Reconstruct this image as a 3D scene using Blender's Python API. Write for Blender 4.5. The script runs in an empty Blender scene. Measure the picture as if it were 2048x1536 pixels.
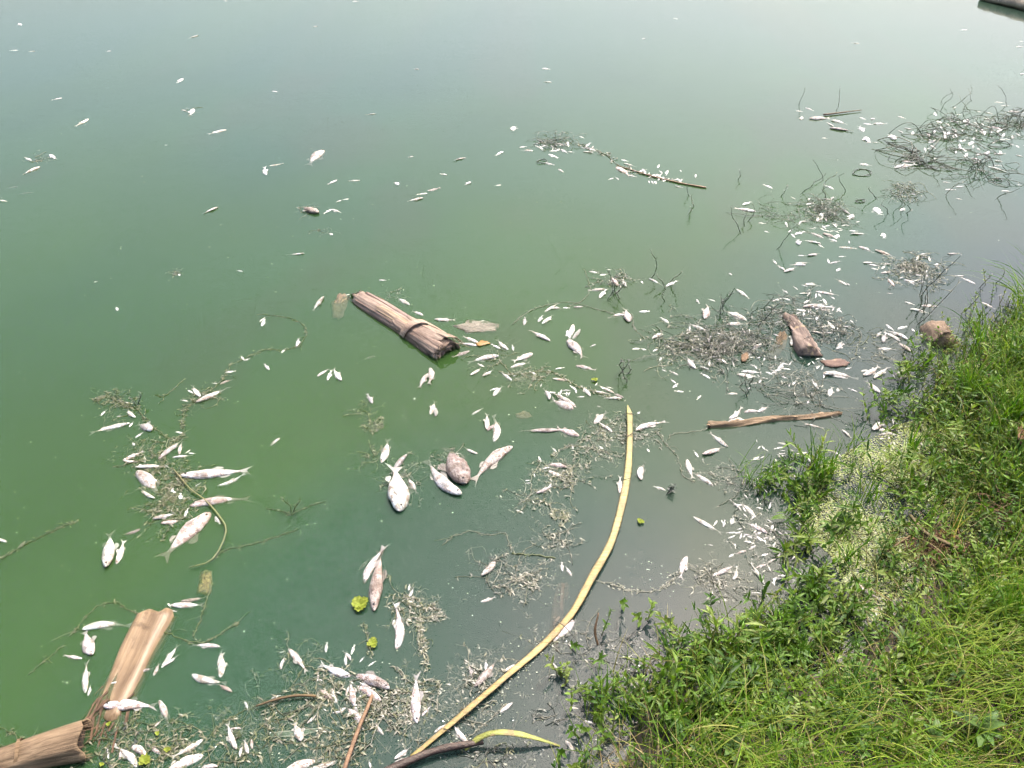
import bpy, math, random
import numpy as np
from mathutils import Vector, Matrix, noise

R = math.radians
rnd = random.Random(7)
nr = np.random.default_rng(7)
scene = bpy.context.scene
col = scene.collection

# ------------------------------------------------------------------ camera, sky, sun, exposure
CAM_H, PITCH, FPX = 2.2, R(36.0), 1547.0           # metres above the water, tilt down, focal length in photo pixels
cam_d = bpy.data.cameras.new('camera')
cam_d.sensor_width = 36.0
cam_d.lens = 36.0 * FPX / 2048.0
cam_d.clip_start, cam_d.clip_end = 0.05, 3000.0
cam = bpy.data.objects.new('camera', cam_d)
cam.location = (0, 0, CAM_H)
cam.rotation_euler = (math.pi / 2 - PITCH, 0, 0)
col.objects.link(cam)
scene.camera = cam

SUN_EL, SUN_AZ = R(61.0), R(33.0)                  # azimuth from +Y (view direction) towards +X
world = bpy.data.worlds.new('World')
scene.world = world
world.use_nodes = True
wn = world.node_tree
bg = wn.nodes['Background']
sky = wn.nodes.new('ShaderNodeTexSky')
sky.sky_type = 'NISHITA'
sky.sun_disc = False
sky.sun_elevation = SUN_EL
sky.sun_rotation = SUN_AZ
sky.air_density, sky.dust_density, sky.ozone_density = 1.0, 6.0, 0.7
wn.links.new(sky.outputs[0], bg.inputs[0])
bg.inputs[1].default_value = 0.15

sun_d = bpy.data.lights.new('sun', 'SUN')
sun_d.energy, sun_d.angle, sun_d.color = 2.0, R(0.55), (1.0, 0.95, 0.88)
sun = bpy.data.objects.new('sun', sun_d)
sdir = Vector((math.cos(SUN_EL) * math.sin(SUN_AZ), math.cos(SUN_EL) * math.cos(SUN_AZ), math.sin(SUN_EL)))
sun.rotation_euler = sdir.to_track_quat('Z', 'Y').to_euler()
sun.location = sdir * 20
col.objects.link(sun)

vs = scene.view_settings
vs.view_transform, vs.look, vs.gamma, vs.use_curve_mapping = 'Standard', 'None', 1.0, False
vs.exposure = 1.55
scene.cycles.max_bounces = 4
scene.cycles.diffuse_bounces = 2
scene.cycles.glossy_bounces = 2
scene.cycles.transmission_bounces = 3
scene.cycles.transparent_max_bounces = 16
scene.cycles.use_light_tree = False
scene.cycles.adaptive_threshold = 0.05
scene.cycles.adaptive_min_samples = 12
scene.cycles.caustics_reflective = False
scene.cycles.caustics_refractive = False
scene.cycles.sample_clamp_indirect = 4.0

# ------------------------------------------------------------------ helpers
def P(px, py, z=0.0):
    """the place on the level z that photo pixel (px, py) shows"""
    x, y = (px - 1024) / FPX, -(py - 768) / FPX
    c, s = math.cos(PITCH), math.sin(PITCH)
    d = Vector((x, y * s + c, y * c - s))
    t = (z - CAM_H) / d.z
    return Vector((d.x * t, d.y * t, z))

def px_of(p):
    c, s = math.cos(PITCH), math.sin(PITCH)
    dx, dy, dz = p[0], p[1], p[2] - CAM_H
    f = dy * c - dz * s
    u = dy * s + dz * c
    return 1024 + FPX * dx / f, 768 - FPX * u / f

def tag(o, label=None, cat=None, group=None, kind=None):
    if label: o['label'] = label
    if cat: o['category'] = cat
    if group: o['group'] = group
    if kind: o['kind'] = kind
    return o

def empty(name, loc, rz=0.0):
    o = bpy.data.objects.new(name, None)
    o.empty_display_size = 0.05
    o.location = loc
    o.rotation_euler = (0, 0, rz)
    col.objects.link(o)
    return o

class MB:
    """collects vertices and faces (with a tint per vertex) and links them as one mesh object"""
    def __init__(self):
        self.v, self.f, self.c, self.mi = [], [], [], []
    def add(self, vs, fs, tint=(1, 1, 1), mi=0):
        b = len(self.v)
        self.v.extend([tuple(p) for p in vs])
        self.f.extend([tuple(i + b for i in f) for f in fs])
        if tint and isinstance(tint[0], (tuple, list)):
            self.c.extend(tint)
        else:
            self.c.extend([tint] * len(vs))
        self.mi.extend([mi] * len(fs))
    def tube(self, pts, r, n=5, tint=(1, 1, 1), cap=True, mi=0):
        pts = [Vector(p) for p in pts]
        rs = r if isinstance(r, (list, tuple)) else [r] * len(pts)
        vs, fs = [], []
        ref = Vector((0, 0, 1))
        for i, p in enumerate(pts):
            t = (pts[min(i + 1, len(pts) - 1)] - pts[max(i - 1, 0)])
            if t.length < 1e-9: t = Vector((1, 0, 0))
            t.normalize()
            a = t.cross(ref)
            if a.length < 1e-3: a = t.cross(Vector((0, 1, 0)))
            a.normalize(); b = a.cross(t)
            for k in range(n):
                th = 2 * math.pi * k / n
                vs.append(p + (a * math.cos(th) + b * math.sin(th)) * rs[i])
        for i in range(len(pts) - 1):
            for k in range(n):
                k2 = (k + 1) % n
                fs.append((i * n + k, i * n + k2, (i + 1) * n + k2, (i + 1) * n + k))
        if cap:
            fs.append(tuple(range(n - 1, -1, -1)))
            fs.append(tuple((len(pts) - 1) * n + k for k in range(n)))
        self.add(vs, fs, tint, mi)
    def ribbon(self, pts, w, side=None, tint=(1, 1, 1), fold=0.0, mi=0):
        pts = [Vector(p) for p in pts]
        ws = w if isinstance(w, (list, tuple)) else [w] * len(pts)
        vs, fs = [], []
        m = 3 if fold else 2
        for i, p in enumerate(pts):
            t = (pts[min(i + 1, len(pts) - 1)] - pts[max(i - 1, 0)])
            if t.length < 1e-9: t = Vector((1, 0, 0))
            s = side or t.cross(Vector((0, 0, 1)))
            if s.length < 1e-6: s = Vector((1, 0, 0))
            s = s.normalized()
            if fold:
                up = s.cross(t.normalized())
                vs += [p + s * ws[i] + up * ws[i] * fold, p, p - s * ws[i] + up * ws[i] * fold]
            else:
                vs += [p + s * ws[i], p - s * ws[i]]
        for i in range(len(pts) - 1):
            for k in range(m - 1):
                fs.append((i * m + k, i * m + k + 1, (i + 1) * m + k + 1, (i + 1) * m + k))
        self.add(vs, fs, tint, mi)
    def build(self, name, mats, parent=None, smooth=True, loc=None):
        me = bpy.data.meshes.new(name)
        me.from_pydata(self.v, [], self.f)
        if not isinstance(mats, (list, tuple)): mats = [mats]
        for m in mats: me.materials.append(m)
        if len(mats) > 1: me.polygons.foreach_set('material_index', self.mi)
        at = me.color_attributes.new('tint', 'FLOAT_COLOR', 'POINT')
        at.data.foreach_set('color', np.concatenate([np.array(self.c, dtype=np.float32).reshape(-1, 3), np.ones((len(self.v), 1), np.float32)], 1).ravel())
        if smooth: me.polygons.foreach_set('use_smooth', [True] * len(me.polygons))
        me.update()
        o = bpy.data.objects.new(name, me)
        col.objects.link(o)
        if parent: o.parent = parent
        if loc is not None: o.location = loc
        return o

def numpy_mesh(name, verts, quads, tint, mat, parent=None, smooth=True):
    """one mesh object from arrays: verts (n,3), quads (m,4), tint (n,3)"""
    me = bpy.data.meshes.new(name)
    n, m = len(verts), len(quads)
    me.vertices.add(n); me.loops.add(m * 4); me.polygons.add(m)
    me.vertices.foreach_set('co', verts.astype(np.float32).ravel())
    me.loops.foreach_set('vertex_index', quads.astype(np.int32).ravel())
    me.polygons.foreach_set('loop_start', np.arange(0, m * 4, 4, dtype=np.int32))
    me.polygons.foreach_set('loop_total', np.full(m, 4, dtype=np.int32))
    if smooth: me.polygons.foreach_set('use_smooth', np.ones(m, dtype=bool))
    me.materials.append(mat)
    me.update(calc_edges=True)
    me.validate()
    at = me.color_attributes.new('tint', 'FLOAT_COLOR', 'POINT')
    at.data.foreach_set('color', np.concatenate([tint, np.ones((n, 1))], 1).astype(np.float32).ravel())
    o = bpy.data.objects.new(name, me)
    col.objects.link(o)
    if parent: o.parent = parent
    return o

def catmull(pts, per=6):
    pts = [Vector(p) for p in pts]
    if len(pts) < 3:
        a, b = pts[0], pts[-1]
        return [a.lerp(b, i / per) for i in range(per + 1)]
    q = [pts[0] * 2 - pts[1]] + pts + [pts[-1] * 2 - pts[-2]]
    out = []
    for i in range(1, len(q) - 2):
        for k in range(per):
            t = k / per
            a, b, c, d = q[i - 1], q[i], q[i + 1], q[i + 2]
            out.append(0.5 * ((2 * b) + (c - a) * t + (2 * a - 5 * b + 4 * c - d) * t * t + (3 * b - a - 3 * c + d) * t ** 3))
    out.append(pts[-1])
    return out

# ------------------------------------------------------------------ materials
def new_mat(name):
    m = bpy.data.materials.new(name)
    m.use_nodes = True
    nt = m.node_tree
    nt.nodes.clear()
    out = nt.nodes.new('ShaderNodeOutputMaterial')
    return m, nt, out

def nd(nt, t, **kw):
    n = nt.nodes.new(t)
    for k, v in kw.items(): setattr(n, k, v)
    return n

def noise_n(nt, scale, detail=4, rough=0.55, vec=None, dist=0.0):
    n = nd(nt, 'ShaderNodeTexNoise')
    n.inputs['Scale'].default_value = scale
    n.inputs['Detail'].default_value = detail
    n.inputs['Roughness'].default_value = rough
    n.inputs['Distortion'].default_value = dist
    if vec: nt.links.new(vec, n.inputs['Vector'])
    return n

def ramp(nt, src, stops):
    r = nd(nt, 'ShaderNodeValToRGB')
    e = r.color_ramp.elements
    while len(e) < len(stops): e.new(0.5)
    for i, (p, c) in enumerate(stops):
        e[i].position = p
        e[i].color = (*c, 1) if len(c) == 3 else c
    nt.links.new(src, r.inputs[0])
    return r

def mixc(nt, a, b, fac, mode='MIX'):
    m = nd(nt, 'ShaderNodeMix', data_type='RGBA', blend_type=mode)
    for s, v in ((m.inputs[0], fac), (m.inputs[6], a), (m.inputs[7], b)):
        if hasattr(v, 'is_linked') or hasattr(v, 'links'): nt.links.new(v, s)
        elif isinstance(v, (tuple, list)): s.default_value = (*v, 1)
        else: s.default_value = v
    return m.outputs[2]

def tint_of(nt):
    a = nd(nt, 'ShaderNodeAttribute', attribute_name='tint')
    return a.outputs['Color']

def leaf_material(name, rough=0.45, trans=0.35, spec=0.4):
    """thin plant tissue: colour from the blade's own tint, some light passing through"""
    m, nt, out = new_mat(name)
    t = tint_of(nt)
    geo = nd(nt, 'ShaderNodeNewGeometry')
    n = noise_n(nt, 90, 3, vec=geo.outputs['Position'])
    v = ramp(nt, n.outputs[0], [(0.3, (0.7, 0.7, 0.7)), (0.7, (1.15, 1.15, 1.15))])
    c = mixc(nt, t, v.outputs[0], 1.0, 'MULTIPLY')
    b = nd(nt, 'ShaderNodeBsdfPrincipled')
    nt.links.new(c, b.inputs['Base Color'])
    b.inputs['Roughness'].default_value = rough
    b.inputs['Specular IOR Level'].default_value = spec
    tr = nd(nt, 'ShaderNodeBsdfTranslucent')
    c2 = mixc(nt, c, (1.2, 1.35, 0.4), 1.0, 'MULTIPLY')
    nt.links.new(c2, tr.inputs['Color'])
    mx = nd(nt, 'ShaderNodeMixShader')
    mx.inputs[0].default_value = trans
    nt.links.new(b.outputs[0], mx.inputs[1]); nt.links.new(tr.outputs[0], mx.inputs[2])
    nt.links.new(mx.outputs[0], out.inputs[0])
    return m

def fibre_material(name, stops, rough=0.75, stretch=(4, 60, 60), bump=0.5, spots=None, coords='Object', spec=0.3):
    """fibrous plant stem: streaks along the local X axis"""
    m, nt, out = new_mat(name)
    tc = nd(nt, 'ShaderNodeTexCoord')
    mp = nd(nt, 'ShaderNodeMapping')
    mp.inputs['Scale'].default_value = stretch
    nt.links.new(tc.outputs[coords], mp.inputs[0])
    n1 = noise_n(nt, 1.0, 6, 0.65, mp.outputs[0], 0.3)
    n2 = noise_n(nt, 9.0, 4, 0.6, tc.outputs[coords])
    c = ramp(nt, n1.outputs[0], stops).outputs[0]
    pat = ramp(nt, n2.outputs[0], [(0.3, (0.55, 0.52, 0.5)), (0.62, (1.1, 1.1, 1.1))]).outputs[0]
    c = mixc(nt, c, pat, 0.75, 'MULTIPLY')
    c = mixc(nt, c, tint_of(nt), 1.0, 'MULTIPLY')
    if spots:
        n3 = noise_n(nt, spots[0], 3, 0.6, tc.outputs[coords])
        f = ramp(nt, n3.outputs[0], [(spots[2] if len(spots) > 2 else .6, (0, 0, 0)), ((spots[2] if len(spots) > 2 else .6) + .09, (.85, .85, .85))]).outputs[0]
        c = mixc(nt, c, spots[1], f)
    b = nd(nt, 'ShaderNodeBsdfPrincipled')
    nt.links.new(c, b.inputs['Base Color'])
    b.inputs['Roughness'].default_value = rough
    b.inputs['Specular IOR Level'].default_value = spec
    bp = nd(nt, 'ShaderNodeBump')
    bp.inputs['Strength'].default_value = bump
    bp.inputs['Distance'].default_value = 0.004
    nt.links.new(n1.outputs[0], bp.inputs['Height'])
    nt.links.new(bp.outputs[0], b.inputs['Normal'])
    nt.links.new(b.outputs[0], out.inputs[0])
    return m

def fish_material(name, fin=False):
    m, nt, out = new_mat(name)
    tc = nd(nt, 'ShaderNodeTexCoord')
    oi = nd(nt, 'ShaderNodeObjectInfo')
    off = nd(nt, 'ShaderNodeVectorMath', operation='ADD')
    sc = nd(nt, 'ShaderNodeVectorMath', operation='SCALE')
    nt.links.new(oi.outputs['Random'], sc.inputs['Scale'])
    sc.inputs[0].default_value = (37, 17, 53)
    nt.links.new(tc.outputs['Object'], off.inputs[0]); nt.links.new(sc.outputs[0], off.inputs[1])
    base = oi.outputs['Color']
    b = nd(nt, 'ShaderNodeBsdfPrincipled')
    if fin:
        c = mixc(nt, base, (0.62, 0.60, 0.55), 1.0, 'MULTIPLY')
        mp = nd(nt, 'ShaderNodeMapping'); mp.inputs['Scale'].default_value = (6, 70, 6)
        nt.links.new(off.outputs[0], mp.inputs[0])
        ray = noise_n(nt, 1.0, 3, 0.6, mp.outputs[0])
        c = mixc(nt, c, ramp(nt, ray.outputs[0], [(0.35, (0.55, 0.55, 0.55)), (0.65, (1.1, 1.1, 1.1))]).outputs[0], 1.0, 'MULTIPLY')
        nt.links.new(c, b.inputs['Base Color'])
        b.inputs['Roughness'].default_value = 0.5
        tr = nd(nt, 'ShaderNodeBsdfTransparent')
        mx = nd(nt, 'ShaderNodeMixShader'); mx.inputs[0].default_value = 0.65
        nt.links.new(tr.outputs[0], mx.inputs[1]); nt.links.new(b.outputs[0], mx.inputs[2])
        nt.links.new(mx.outputs[0], out.inputs[0])
        return m
    # the fish's own back is darker than its flank and belly
    sep = nd(nt, 'ShaderNodeSeparateXYZ'); nt.links.new(tc.outputs['Object'], sep.inputs[0])
    n1 = noise_n(nt, 11, 4, 0.65, off.outputs[0], 0.6)
    n2 = noise_n(nt, 26, 3, 0.65, off.outputs[0])
    n3 = noise_n(nt, 4.5, 3, 0.6, off.outputs[0], 0.8)
    back = nd(nt, 'ShaderNodeMapRange'); back.inputs[1].default_value = 0.03; back.inputs[2].default_value = 0.12
    nt.links.new(sep.outputs['Y'], back.inputs[0])
    c = mixc(nt, base, (0.72, 0.72, 0.70), back.outputs[0], 'MULTIPLY')
    blot = ramp(nt, n1.outputs[0], [(0.43, (0, 0, 0)), (0.58, (1, 1, 1))]).outputs[0]
    c = mixc(nt, c, (0.58, 0.47, 0.41), blot, 'MULTIPLY')
    grime = ramp(nt, n3.outputs[0], [(0.50, (0, 0, 0)), (0.68, (1, 1, 1))]).outputs[0]
    c = mixc(nt, c, (0.52, 0.46, 0.38), grime, 'MULTIPLY')
    spk = ramp(nt, n2.outputs[0], [(0.56, (0, 0, 0)), (0.64, (1, 1, 1))]).outputs[0]
    c = mixc(nt, c, (0.40, 0.31, 0.28), spk, 'MULTIPLY')
    nt.links.new(c, b.inputs['Base Color'])
    b.inputs['Roughness'].default_value = 0.42
    b.inputs['Specular IOR Level'].default_value = 0.5
    bp = nd(nt, 'ShaderNodeBump'); bp.inputs['Strength'].default_value = 0.35; bp.inputs['Distance'].default_value = 0.02
    vo = nd(nt, 'ShaderNodeTexVoronoi'); vo.inputs['Scale'].default_value = 45
    nt.links.new(off.outputs[0], vo.inputs['Vector'])
    nt.links.new(vo.outputs[0], bp.inputs['Height'])
    nt.links.new(bp.outputs[0], b.inputs['Normal'])
    nt.links.new(b.outputs[0], out.inputs[0])
    return m

def plain(name, c, rough=0.5, spec=0.4):
    m, nt, out = new_mat(name)
    b = nd(nt, 'ShaderNodeBsdfPrincipled')
    geo = nd(nt, 'ShaderNodeNewGeometry')
    n = noise_n(nt, 60, 4, vec=geo.outputs['Position'])
    v = ramp(nt, n.outputs[0], [(0.3, tuple(x * 0.7 for x in c)), (0.7, tuple(min(1, x * 1.2) for x in c))])
    nt.links.new(mixc(nt, v.outputs[0], tint_of(nt), 1.0, 'MULTIPLY'), b.inputs['Base Color'])
    b.inputs['Roughness'].default_value = rough
    b.inputs['Specular IOR Level'].default_value = spec
    nt.links.new(b.outputs[0], out.inputs[0])
    return m

def water_material(name, opacity, surface):
    m, nt, out = new_mat(name)
    c = tint_of(nt)                # the water's own colour: green with algae out in the pond, grey and clear along the bank
    geo = nd(nt, 'ShaderNodeNewGeometry')
    df = nd(nt, 'ShaderNodeBsdfDiffuse')
    nt.links.new(c, df.inputs[0])
    tr = nd(nt, 'ShaderNodeBsdfTransparent')
    mx = nd(nt, 'ShaderNodeMixShader'); mx.inputs[0].default_value = opacity
    nt.links.new(tr.outputs[0], mx.inputs[1]); nt.links.new(df.outputs[0], mx.inputs[2])
    last = mx.outputs[0]
    if surface:
        gl = nd(nt, 'ShaderNodeBsdfGlossy')
        fr = nd(nt, 'ShaderNodeFresnel'); fr.inputs[0].default_value = 1.333
        n1 = noise_n(nt, 7.0, 1, 0.5, geo.outputs['Position'])
        b1 = nd(nt, 'ShaderNodeBump'); b1.inputs['Strength'].default_value = 0.05; b1.inputs['Distance'].default_value = 0.02
        nt.links.new(n1.outputs[0], b1.inputs['Height'])
        # water creeping up round floating bits: small steep dimples where debris lies thick (green channel)
        vo = nd(nt, 'ShaderNodeTexVoronoi'); vo.inputs['Scale'].default_value = 60
        nt.links.new(geo.outputs['Position'], vo.inputs['Vector'])
        hd = ramp(nt, vo.outputs['Distance'], [(0.0, (1, 1, 1)), (0.34, (0, 0, 0))])
        b2 = nd(nt, 'ShaderNodeBump'); b2.inputs['Distance'].default_value = 0.0022
        rp = nd(nt, 'ShaderNodeAttribute', attribute_name='ripple')
        nt.links.new(rp.outputs['Fac'], b2.inputs['Strength'])
        ro = nd(nt, 'ShaderNodeMath', operation='MULTIPLY_ADD'); ro.inputs[1].default_value = 0.06; ro.inputs[2].default_value = 0.05
        nt.links.new(rp.outputs['Fac'], ro.inputs[0]); nt.links.new(ro.outputs[0], gl.inputs['Roughness'])
        sn = noise_n(nt, 22, 1, 0.5, geo.outputs['Position'])
        sr = ramp(nt, sn.outputs[0], [(0.50, (0, 0, 0)), (0.60, (1, 1, 1))])
        nt.links.new(mixc(nt, hd.outputs[0], sr.outputs[0], 1.0, 'MULTIPLY'), b2.inputs['Height']); nt.links.new(b1.outputs[0], b2.inputs['Normal'])
        nt.links.new(b2.outputs[0], gl.inputs['Normal']); nt.links.new(b2.outputs[0], fr.inputs['Normal'])
        m2 = nd(nt, 'ShaderNodeMixShader')
        nt.links.new(fr.outputs[0], m2.inputs[0]); nt.links.new(last, m2.inputs[1]); nt.links.new(gl.outputs[0], m2.inputs[2])
        last = m2.outputs[0]
    nt.links.new(last, out.inputs[0])
    return m

def mud_material():
    m, nt, out = new_mat('mud')
    geo = nd(nt, 'ShaderNodeNewGeometry')
    n = noise_n(nt, 14, 6, 0.65, geo.outputs['Position'])
    c = ramp(nt, n.outputs[0], [(0.3, (0.018, 0.014, 0.008)), (0.55, (0.042, 0.034, 0.018)), (0.75, (0.028, 0.035, 0.012))])
    b = nd(nt, 'ShaderNodeBsdfPrincipled')
    nt.links.new(c.outputs[0], b.inputs['Base Color'])
    b.inputs['Roughness'].default_value = 0.85
    bp = nd(nt, 'ShaderNodeBump'); bp.inputs['Strength'].default_value = 0.6; bp.inputs['Distance'].default_value = 0.02
    nt.links.new(n.outputs[0], bp.inputs['Height']); nt.links.new(bp.outputs[0], b.inputs['Normal'])
    nt.links.new(b.outputs[0], out.inputs[0])
    return m

M = dict(
    mud=mud_material(),
    grass=leaf_material('grass_blade', 0.55, 0.36, 0.2),
    herb=leaf_material('herb_leaf', 0.45, 0.34, 0.22),
    weed=leaf_material('pond_weed', 0.4, 0.15, 0.5),
    duck=leaf_material('duckweed', 0.4, 0.2, 0.4),
    lettuce=leaf_material('water_lettuce', 0.6, 0.35, 0.2),
    trunk=fibre_material('banana_sheath', [(0.25, (0.07, 0.052, 0.042)), (0.45, (0.20, 0.152, 0.122)), (0.62, (0.31, 0.245, 0.195)), (0.8, (0.39, 0.315, 0.24))], 0.65, (5, 90, 90), 0.7),
    dark=fibre_material('rot_and_hollow_shade', [(0.3, (0.012, 0.01, 0.008)), (0.7, (0.07, 0.045, 0.03))], 0.8, (20, 60, 60), 0.8),  # real rot, and the shade inside hollows put in as dark colour
    tan=fibre_material('wet_tan_sheath', [(0.25, (0.085, 0.052, 0.026)), (0.5, (0.185, 0.122, 0.066)), (0.75, (0.255, 0.178, 0.102))], 0.45, (5, 90, 90), 0.6, (24, (0.10, 0.062, 0.03)), spec=0.4),
    husk=fibre_material('dry_husk', [(0.3, (0.06, 0.04, 0.022)), (0.5, (0.155, 0.105, 0.062)), (0.75, (0.24, 0.17, 0.105))], 0.8, (5, 110, 110), 1.0),
    log=fibre_material('old_log', [(0.3, (0.07, 0.05, 0.042)), (0.5, (0.18, 0.13, 0.105)), (0.75, (0.28, 0.21, 0.16))], 0.8, (8, 60, 60), 0.9, (22, (0.30, 0.22, 0.13))),
    straw=fibre_material('straw', [(0.3, (0.13, 0.09, 0.055)), (0.6, (0.26, 0.19, 0.12)), (0.8, (0.34, 0.26, 0.17))], 0.6, (10, 300, 300), 0.4),
    stalk=fibre_material('yellow_stalk', [(0.30, (0.22, 0.17, 0.06)), (0.5, (0.38, 0.315, 0.125)), (0.7, (0.47, 0.41, 0.19))], 0.45, (3, 200, 200), 0.8, (26, (0.20, 0.14, 0.06), .52), spec=0.4),
    bark=fibre_material('wet_bark', [(0.3, (0.05, 0.045, 0.035)), (0.55, (0.16, 0.14, 0.10)), (0.75, (0.30, 0.27, 0.21))], 0.5, (60, 130, 130), 0.8),
    fish=fish_material('fish_skin'),
    fin=fish_material('fish_fin', True),
    fish_small=plain('small_fish_skin', (0.56, 0.54, 0.52), 0.42, 0.5),
    eye=plain('fish_eye', (0.02, 0.018, 0.016), 0.2, 0.6),
    fleck=plain('scum_fleck', (0.30, 0.31, 0.25), 0.6, 0.3),
    water=water_material('pond_surface', 0.46, True),
    murk1=water_material('pond_murk_shallow', 0.40, False),
    murk2=water_material('pond_murk_middle', 0.55, False),
    murk3=water_material('pond_murk_deep', 1.0, False),
)

# ------------------------------------------------------------------ the bank and the pond
SHORE_PX = [(1130, 1800), (1185, 1640), (1240, 1536), (1285, 1420), (1390, 1365), (1530, 1350), (1680, 1345), (1760, 1265), (1850, 1180),
            (1925, 1110), (1960, 1020), (1945, 930), (1915, 840), (1925, 760), (1975, 690), (2060, 640), (2200, 590), (2500, 480)]
shore = [P(x, y) for x, y in SHORE_PX]
shore = [Vector((-70, -6, 0)), Vector((-20, -0.6, 0)), Vector((-4, 0.55, 0)), Vector((-1, 0.62, 0)), Vector((-0.1, 0.72, 0))] + shore + \
        [Vector((7.5, 9.0, 0)), Vector((14, 22, 0)), Vector((60, 45, 0)), Vector((75, 75, 0)), Vector((30, 110, 0)), Vector((-40, 105, 0)), Vector((-85, 60, 0))]
SH = np.array([(p.x, p.y) for p in shore])

def shore_dist(x, y):
    """signed distance to the waterline, positive on land"""
    x, y = np.asarray(x, float), np.asarray(y, float)
    best = np.full(x.shape, 1e9)
    inside = np.zeros(x.shape, bool)
    n = len(SH)
    for i in range(n):
        ax, ay = SH[i]; bx, by = SH[(i + 1) % n]
        vx, vy = bx - ax, by - ay
        t = np.clip(((x - ax) * vx + (y - ay) * vy) / (vx * vx + vy * vy), 0, 1)
        best = np.minimum(best, np.hypot(x - ax - t * vx, y - ay - t * vy))
        cond = ((ay > y) != (by > y))
        with np.errstate(divide='ignore', invalid='ignore'):
            xi = vx * (y - ay) / (vy if vy != 0 else 1e-12) + ax
        inside ^= cond & (x < xi)
    return np.where(inside, -best, best)

def fbm(x, y, s=1.0):
    return (np.sin(x * 3.1 * s + 1.3 * np.sin(y * 2.3 * s)) + np.sin(y * 4.3 * s + 1.7 * np.sin(x * 1.9 * s + 1)) + 0.5 * np.sin(x * 9.7 * s + y * 7.1 * s)) / 2.5

_lat = np.random.default_rng(21).random((256, 256))
def vnoise(x, y):
    x, y = np.asarray(x, float), np.asarray(y, float)
    xi, yi = np.floor(x).astype(int), np.floor(y).astype(int)
    fx, fy = x - xi, y - yi
    fx, fy = fx * fx * (3 - 2 * fx), fy * fy * (3 - 2 * fy)
    g = lambda a, b: _lat[a & 255, b & 255]
    return (g(xi, yi) * (1 - fx) + g(xi + 1, yi) * fx) * (1 - fy) + (g(xi, yi + 1) * (1 - fx) + g(xi + 1, yi + 1) * fx) * fy
def cloud(x, y, o=4):
    return sum((vnoise(x * 2 ** k + 7 * k, y * 2 ** k - 5 * k) - .5) / 2 ** k for k in range(o))

def ground_z(x, y, d=None):
    x, y = np.asarray(x, float), np.asarray(y, float)
    if d is None: d = shore_dist(x, y)
    dl = np.clip(d, 0, None)
    land = 0.005 + 0.07 * (1 - np.exp(-dl / 0.12)) + 0.30 * np.minimum(dl, 1.2) + 0.02 * np.clip(dl - 1.2, 0, 60) + 0.018 * fbm(x, y, 2.2) * np.clip(dl / 0.2, 0, 1)
    under = -0.02 + 0.45 * np.clip(d, -2.5, 0)
    return np.where(d > 0, land, under)

def stretched(lo, hi, n, k):
    t = np.linspace(-1, 1, n)
    return np.sinh(t * k) / np.sinh(k) * hi

gx = stretched(-600, 600, 300, 7.2) + 1.5
gy = stretched(-600, 600, 300, 7.2) + 2.0
X, Y = np.meshgrid(gx, gy)
Zg = ground_z(X, Y)
nx, ny = len(gx), len(gy)
idx = np.arange(nx * ny).reshape(ny, nx)
quads = np.stack([idx[:-1, :-1], idx[:-1, 1:], idx[1:, 1:], idx[1:, :-1]], -1).reshape(-1, 4)
g = numpy_mesh('ground', np.stack([X.ravel(), Y.ravel(), Zg.ravel()], 1), quads, np.ones((nx * ny, 3)), M['mud'])
tag(g, 'earth bank rising from the pond under the grass', None, kind='structure')

# water: the surface and three sheets of murk beneath it, through which sunken things fade
wx = np.concatenate([[-90, -40, -18, -9], np.arange(-5, 5.01, 0.05), [9, 18, 40, 80]])
wy = np.concatenate([[-8, -2], np.arange(0.3, 9.01, 0.06), [12, 18, 30, 60, 112]])
WX, WY = np.meshgrid(wx, wy)
DEBRIS_PX = [(1050, 1345, 22), (1005, 1385, 22), (1100, 1300, 22), (960, 1420, 22), (1190, 1500, 90), (1150, 1420, 110), (1240, 1480, 60), (1080, 1300, 60), (1300, 1165, 55), (1530, 1120, 80), (1600, 1200, 80), (1000, 1400, 70), (700, 1400, 110),
             (820, 1400, 60), (400, 1480, 120), (1700, 1250, 90), (1300, 1330, 50), (1120, 1180, 50), (900, 1490, 60), (560, 1490, 80), (1500, 1000, 60)]
bloom = np.zeros(WX.shape); rip = np.zeros(WX.shape)
cP, sP = math.cos(PITCH), math.sin(PITCH)
dS = np.full(WX.shape, 1e9)                                    # distance from the right-hand bank
for i in range(6, 27):
    (ax, ay), (bx, by) = SH[i], SH[i + 1]
    tS = np.clip(((WX - ax) * (bx - ax) + (WY - ay) * (by - ay)) / ((bx - ax) ** 2 + (by - ay) ** 2), 0, 1)
    dS = np.minimum(dS, np.hypot(WX - ax - tS * (bx - ax), WY - ay - tS * (by - ay)))
bloom = np.clip((dS - 0.20) / 1.5, 0, 1.05) * np.clip(1 - 0.035 * (WY - 2.5), 0.7, 1)
for (px, py, rr) in DEBRIS_PX:
    c0 = P(px, py); c1 = P(px + rr, py)
    rip = np.maximum(rip, np.exp(-((WX - c0.x) ** 2 + ((WY - c0.y) * 0.8) ** 2) / (c1 - c0).length ** 2))
bloom = np.clip(bloom + .22 * cloud(WX * .5 + 9, WY * .4), 0, 1)
stops = [(0.0, (0.036, 0.047, 0.051)), (0.35, (0.029, 0.058, 0.045)), (0.7, (0.029, 0.072, 0.036)), (1.0, (0.038, 0.083, 0.023))]
tint_w = np.stack([np.interp(bloom.ravel(), [q for q, _ in stops], [c_[j] for _, c_ in stops]) for j in range(3)], 1)
tint_w *= (1 + .16 * cloud(WX * .9, WY * .7 + 5)).reshape(-1, 1)
film = np.clip(cloud(WX * 1.3 + 31, WY * .6 + 3, 5) * 3 - .25, 0, 1).reshape(-1, 1)       # thin brownish algae film in drifting patches
tint_w = tint_w * (1 - .35 * film) + np.array([[.050, .066, .032]]) * .35 * film
idx = np.arange(WX.size).reshape(WX.shape)
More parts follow.
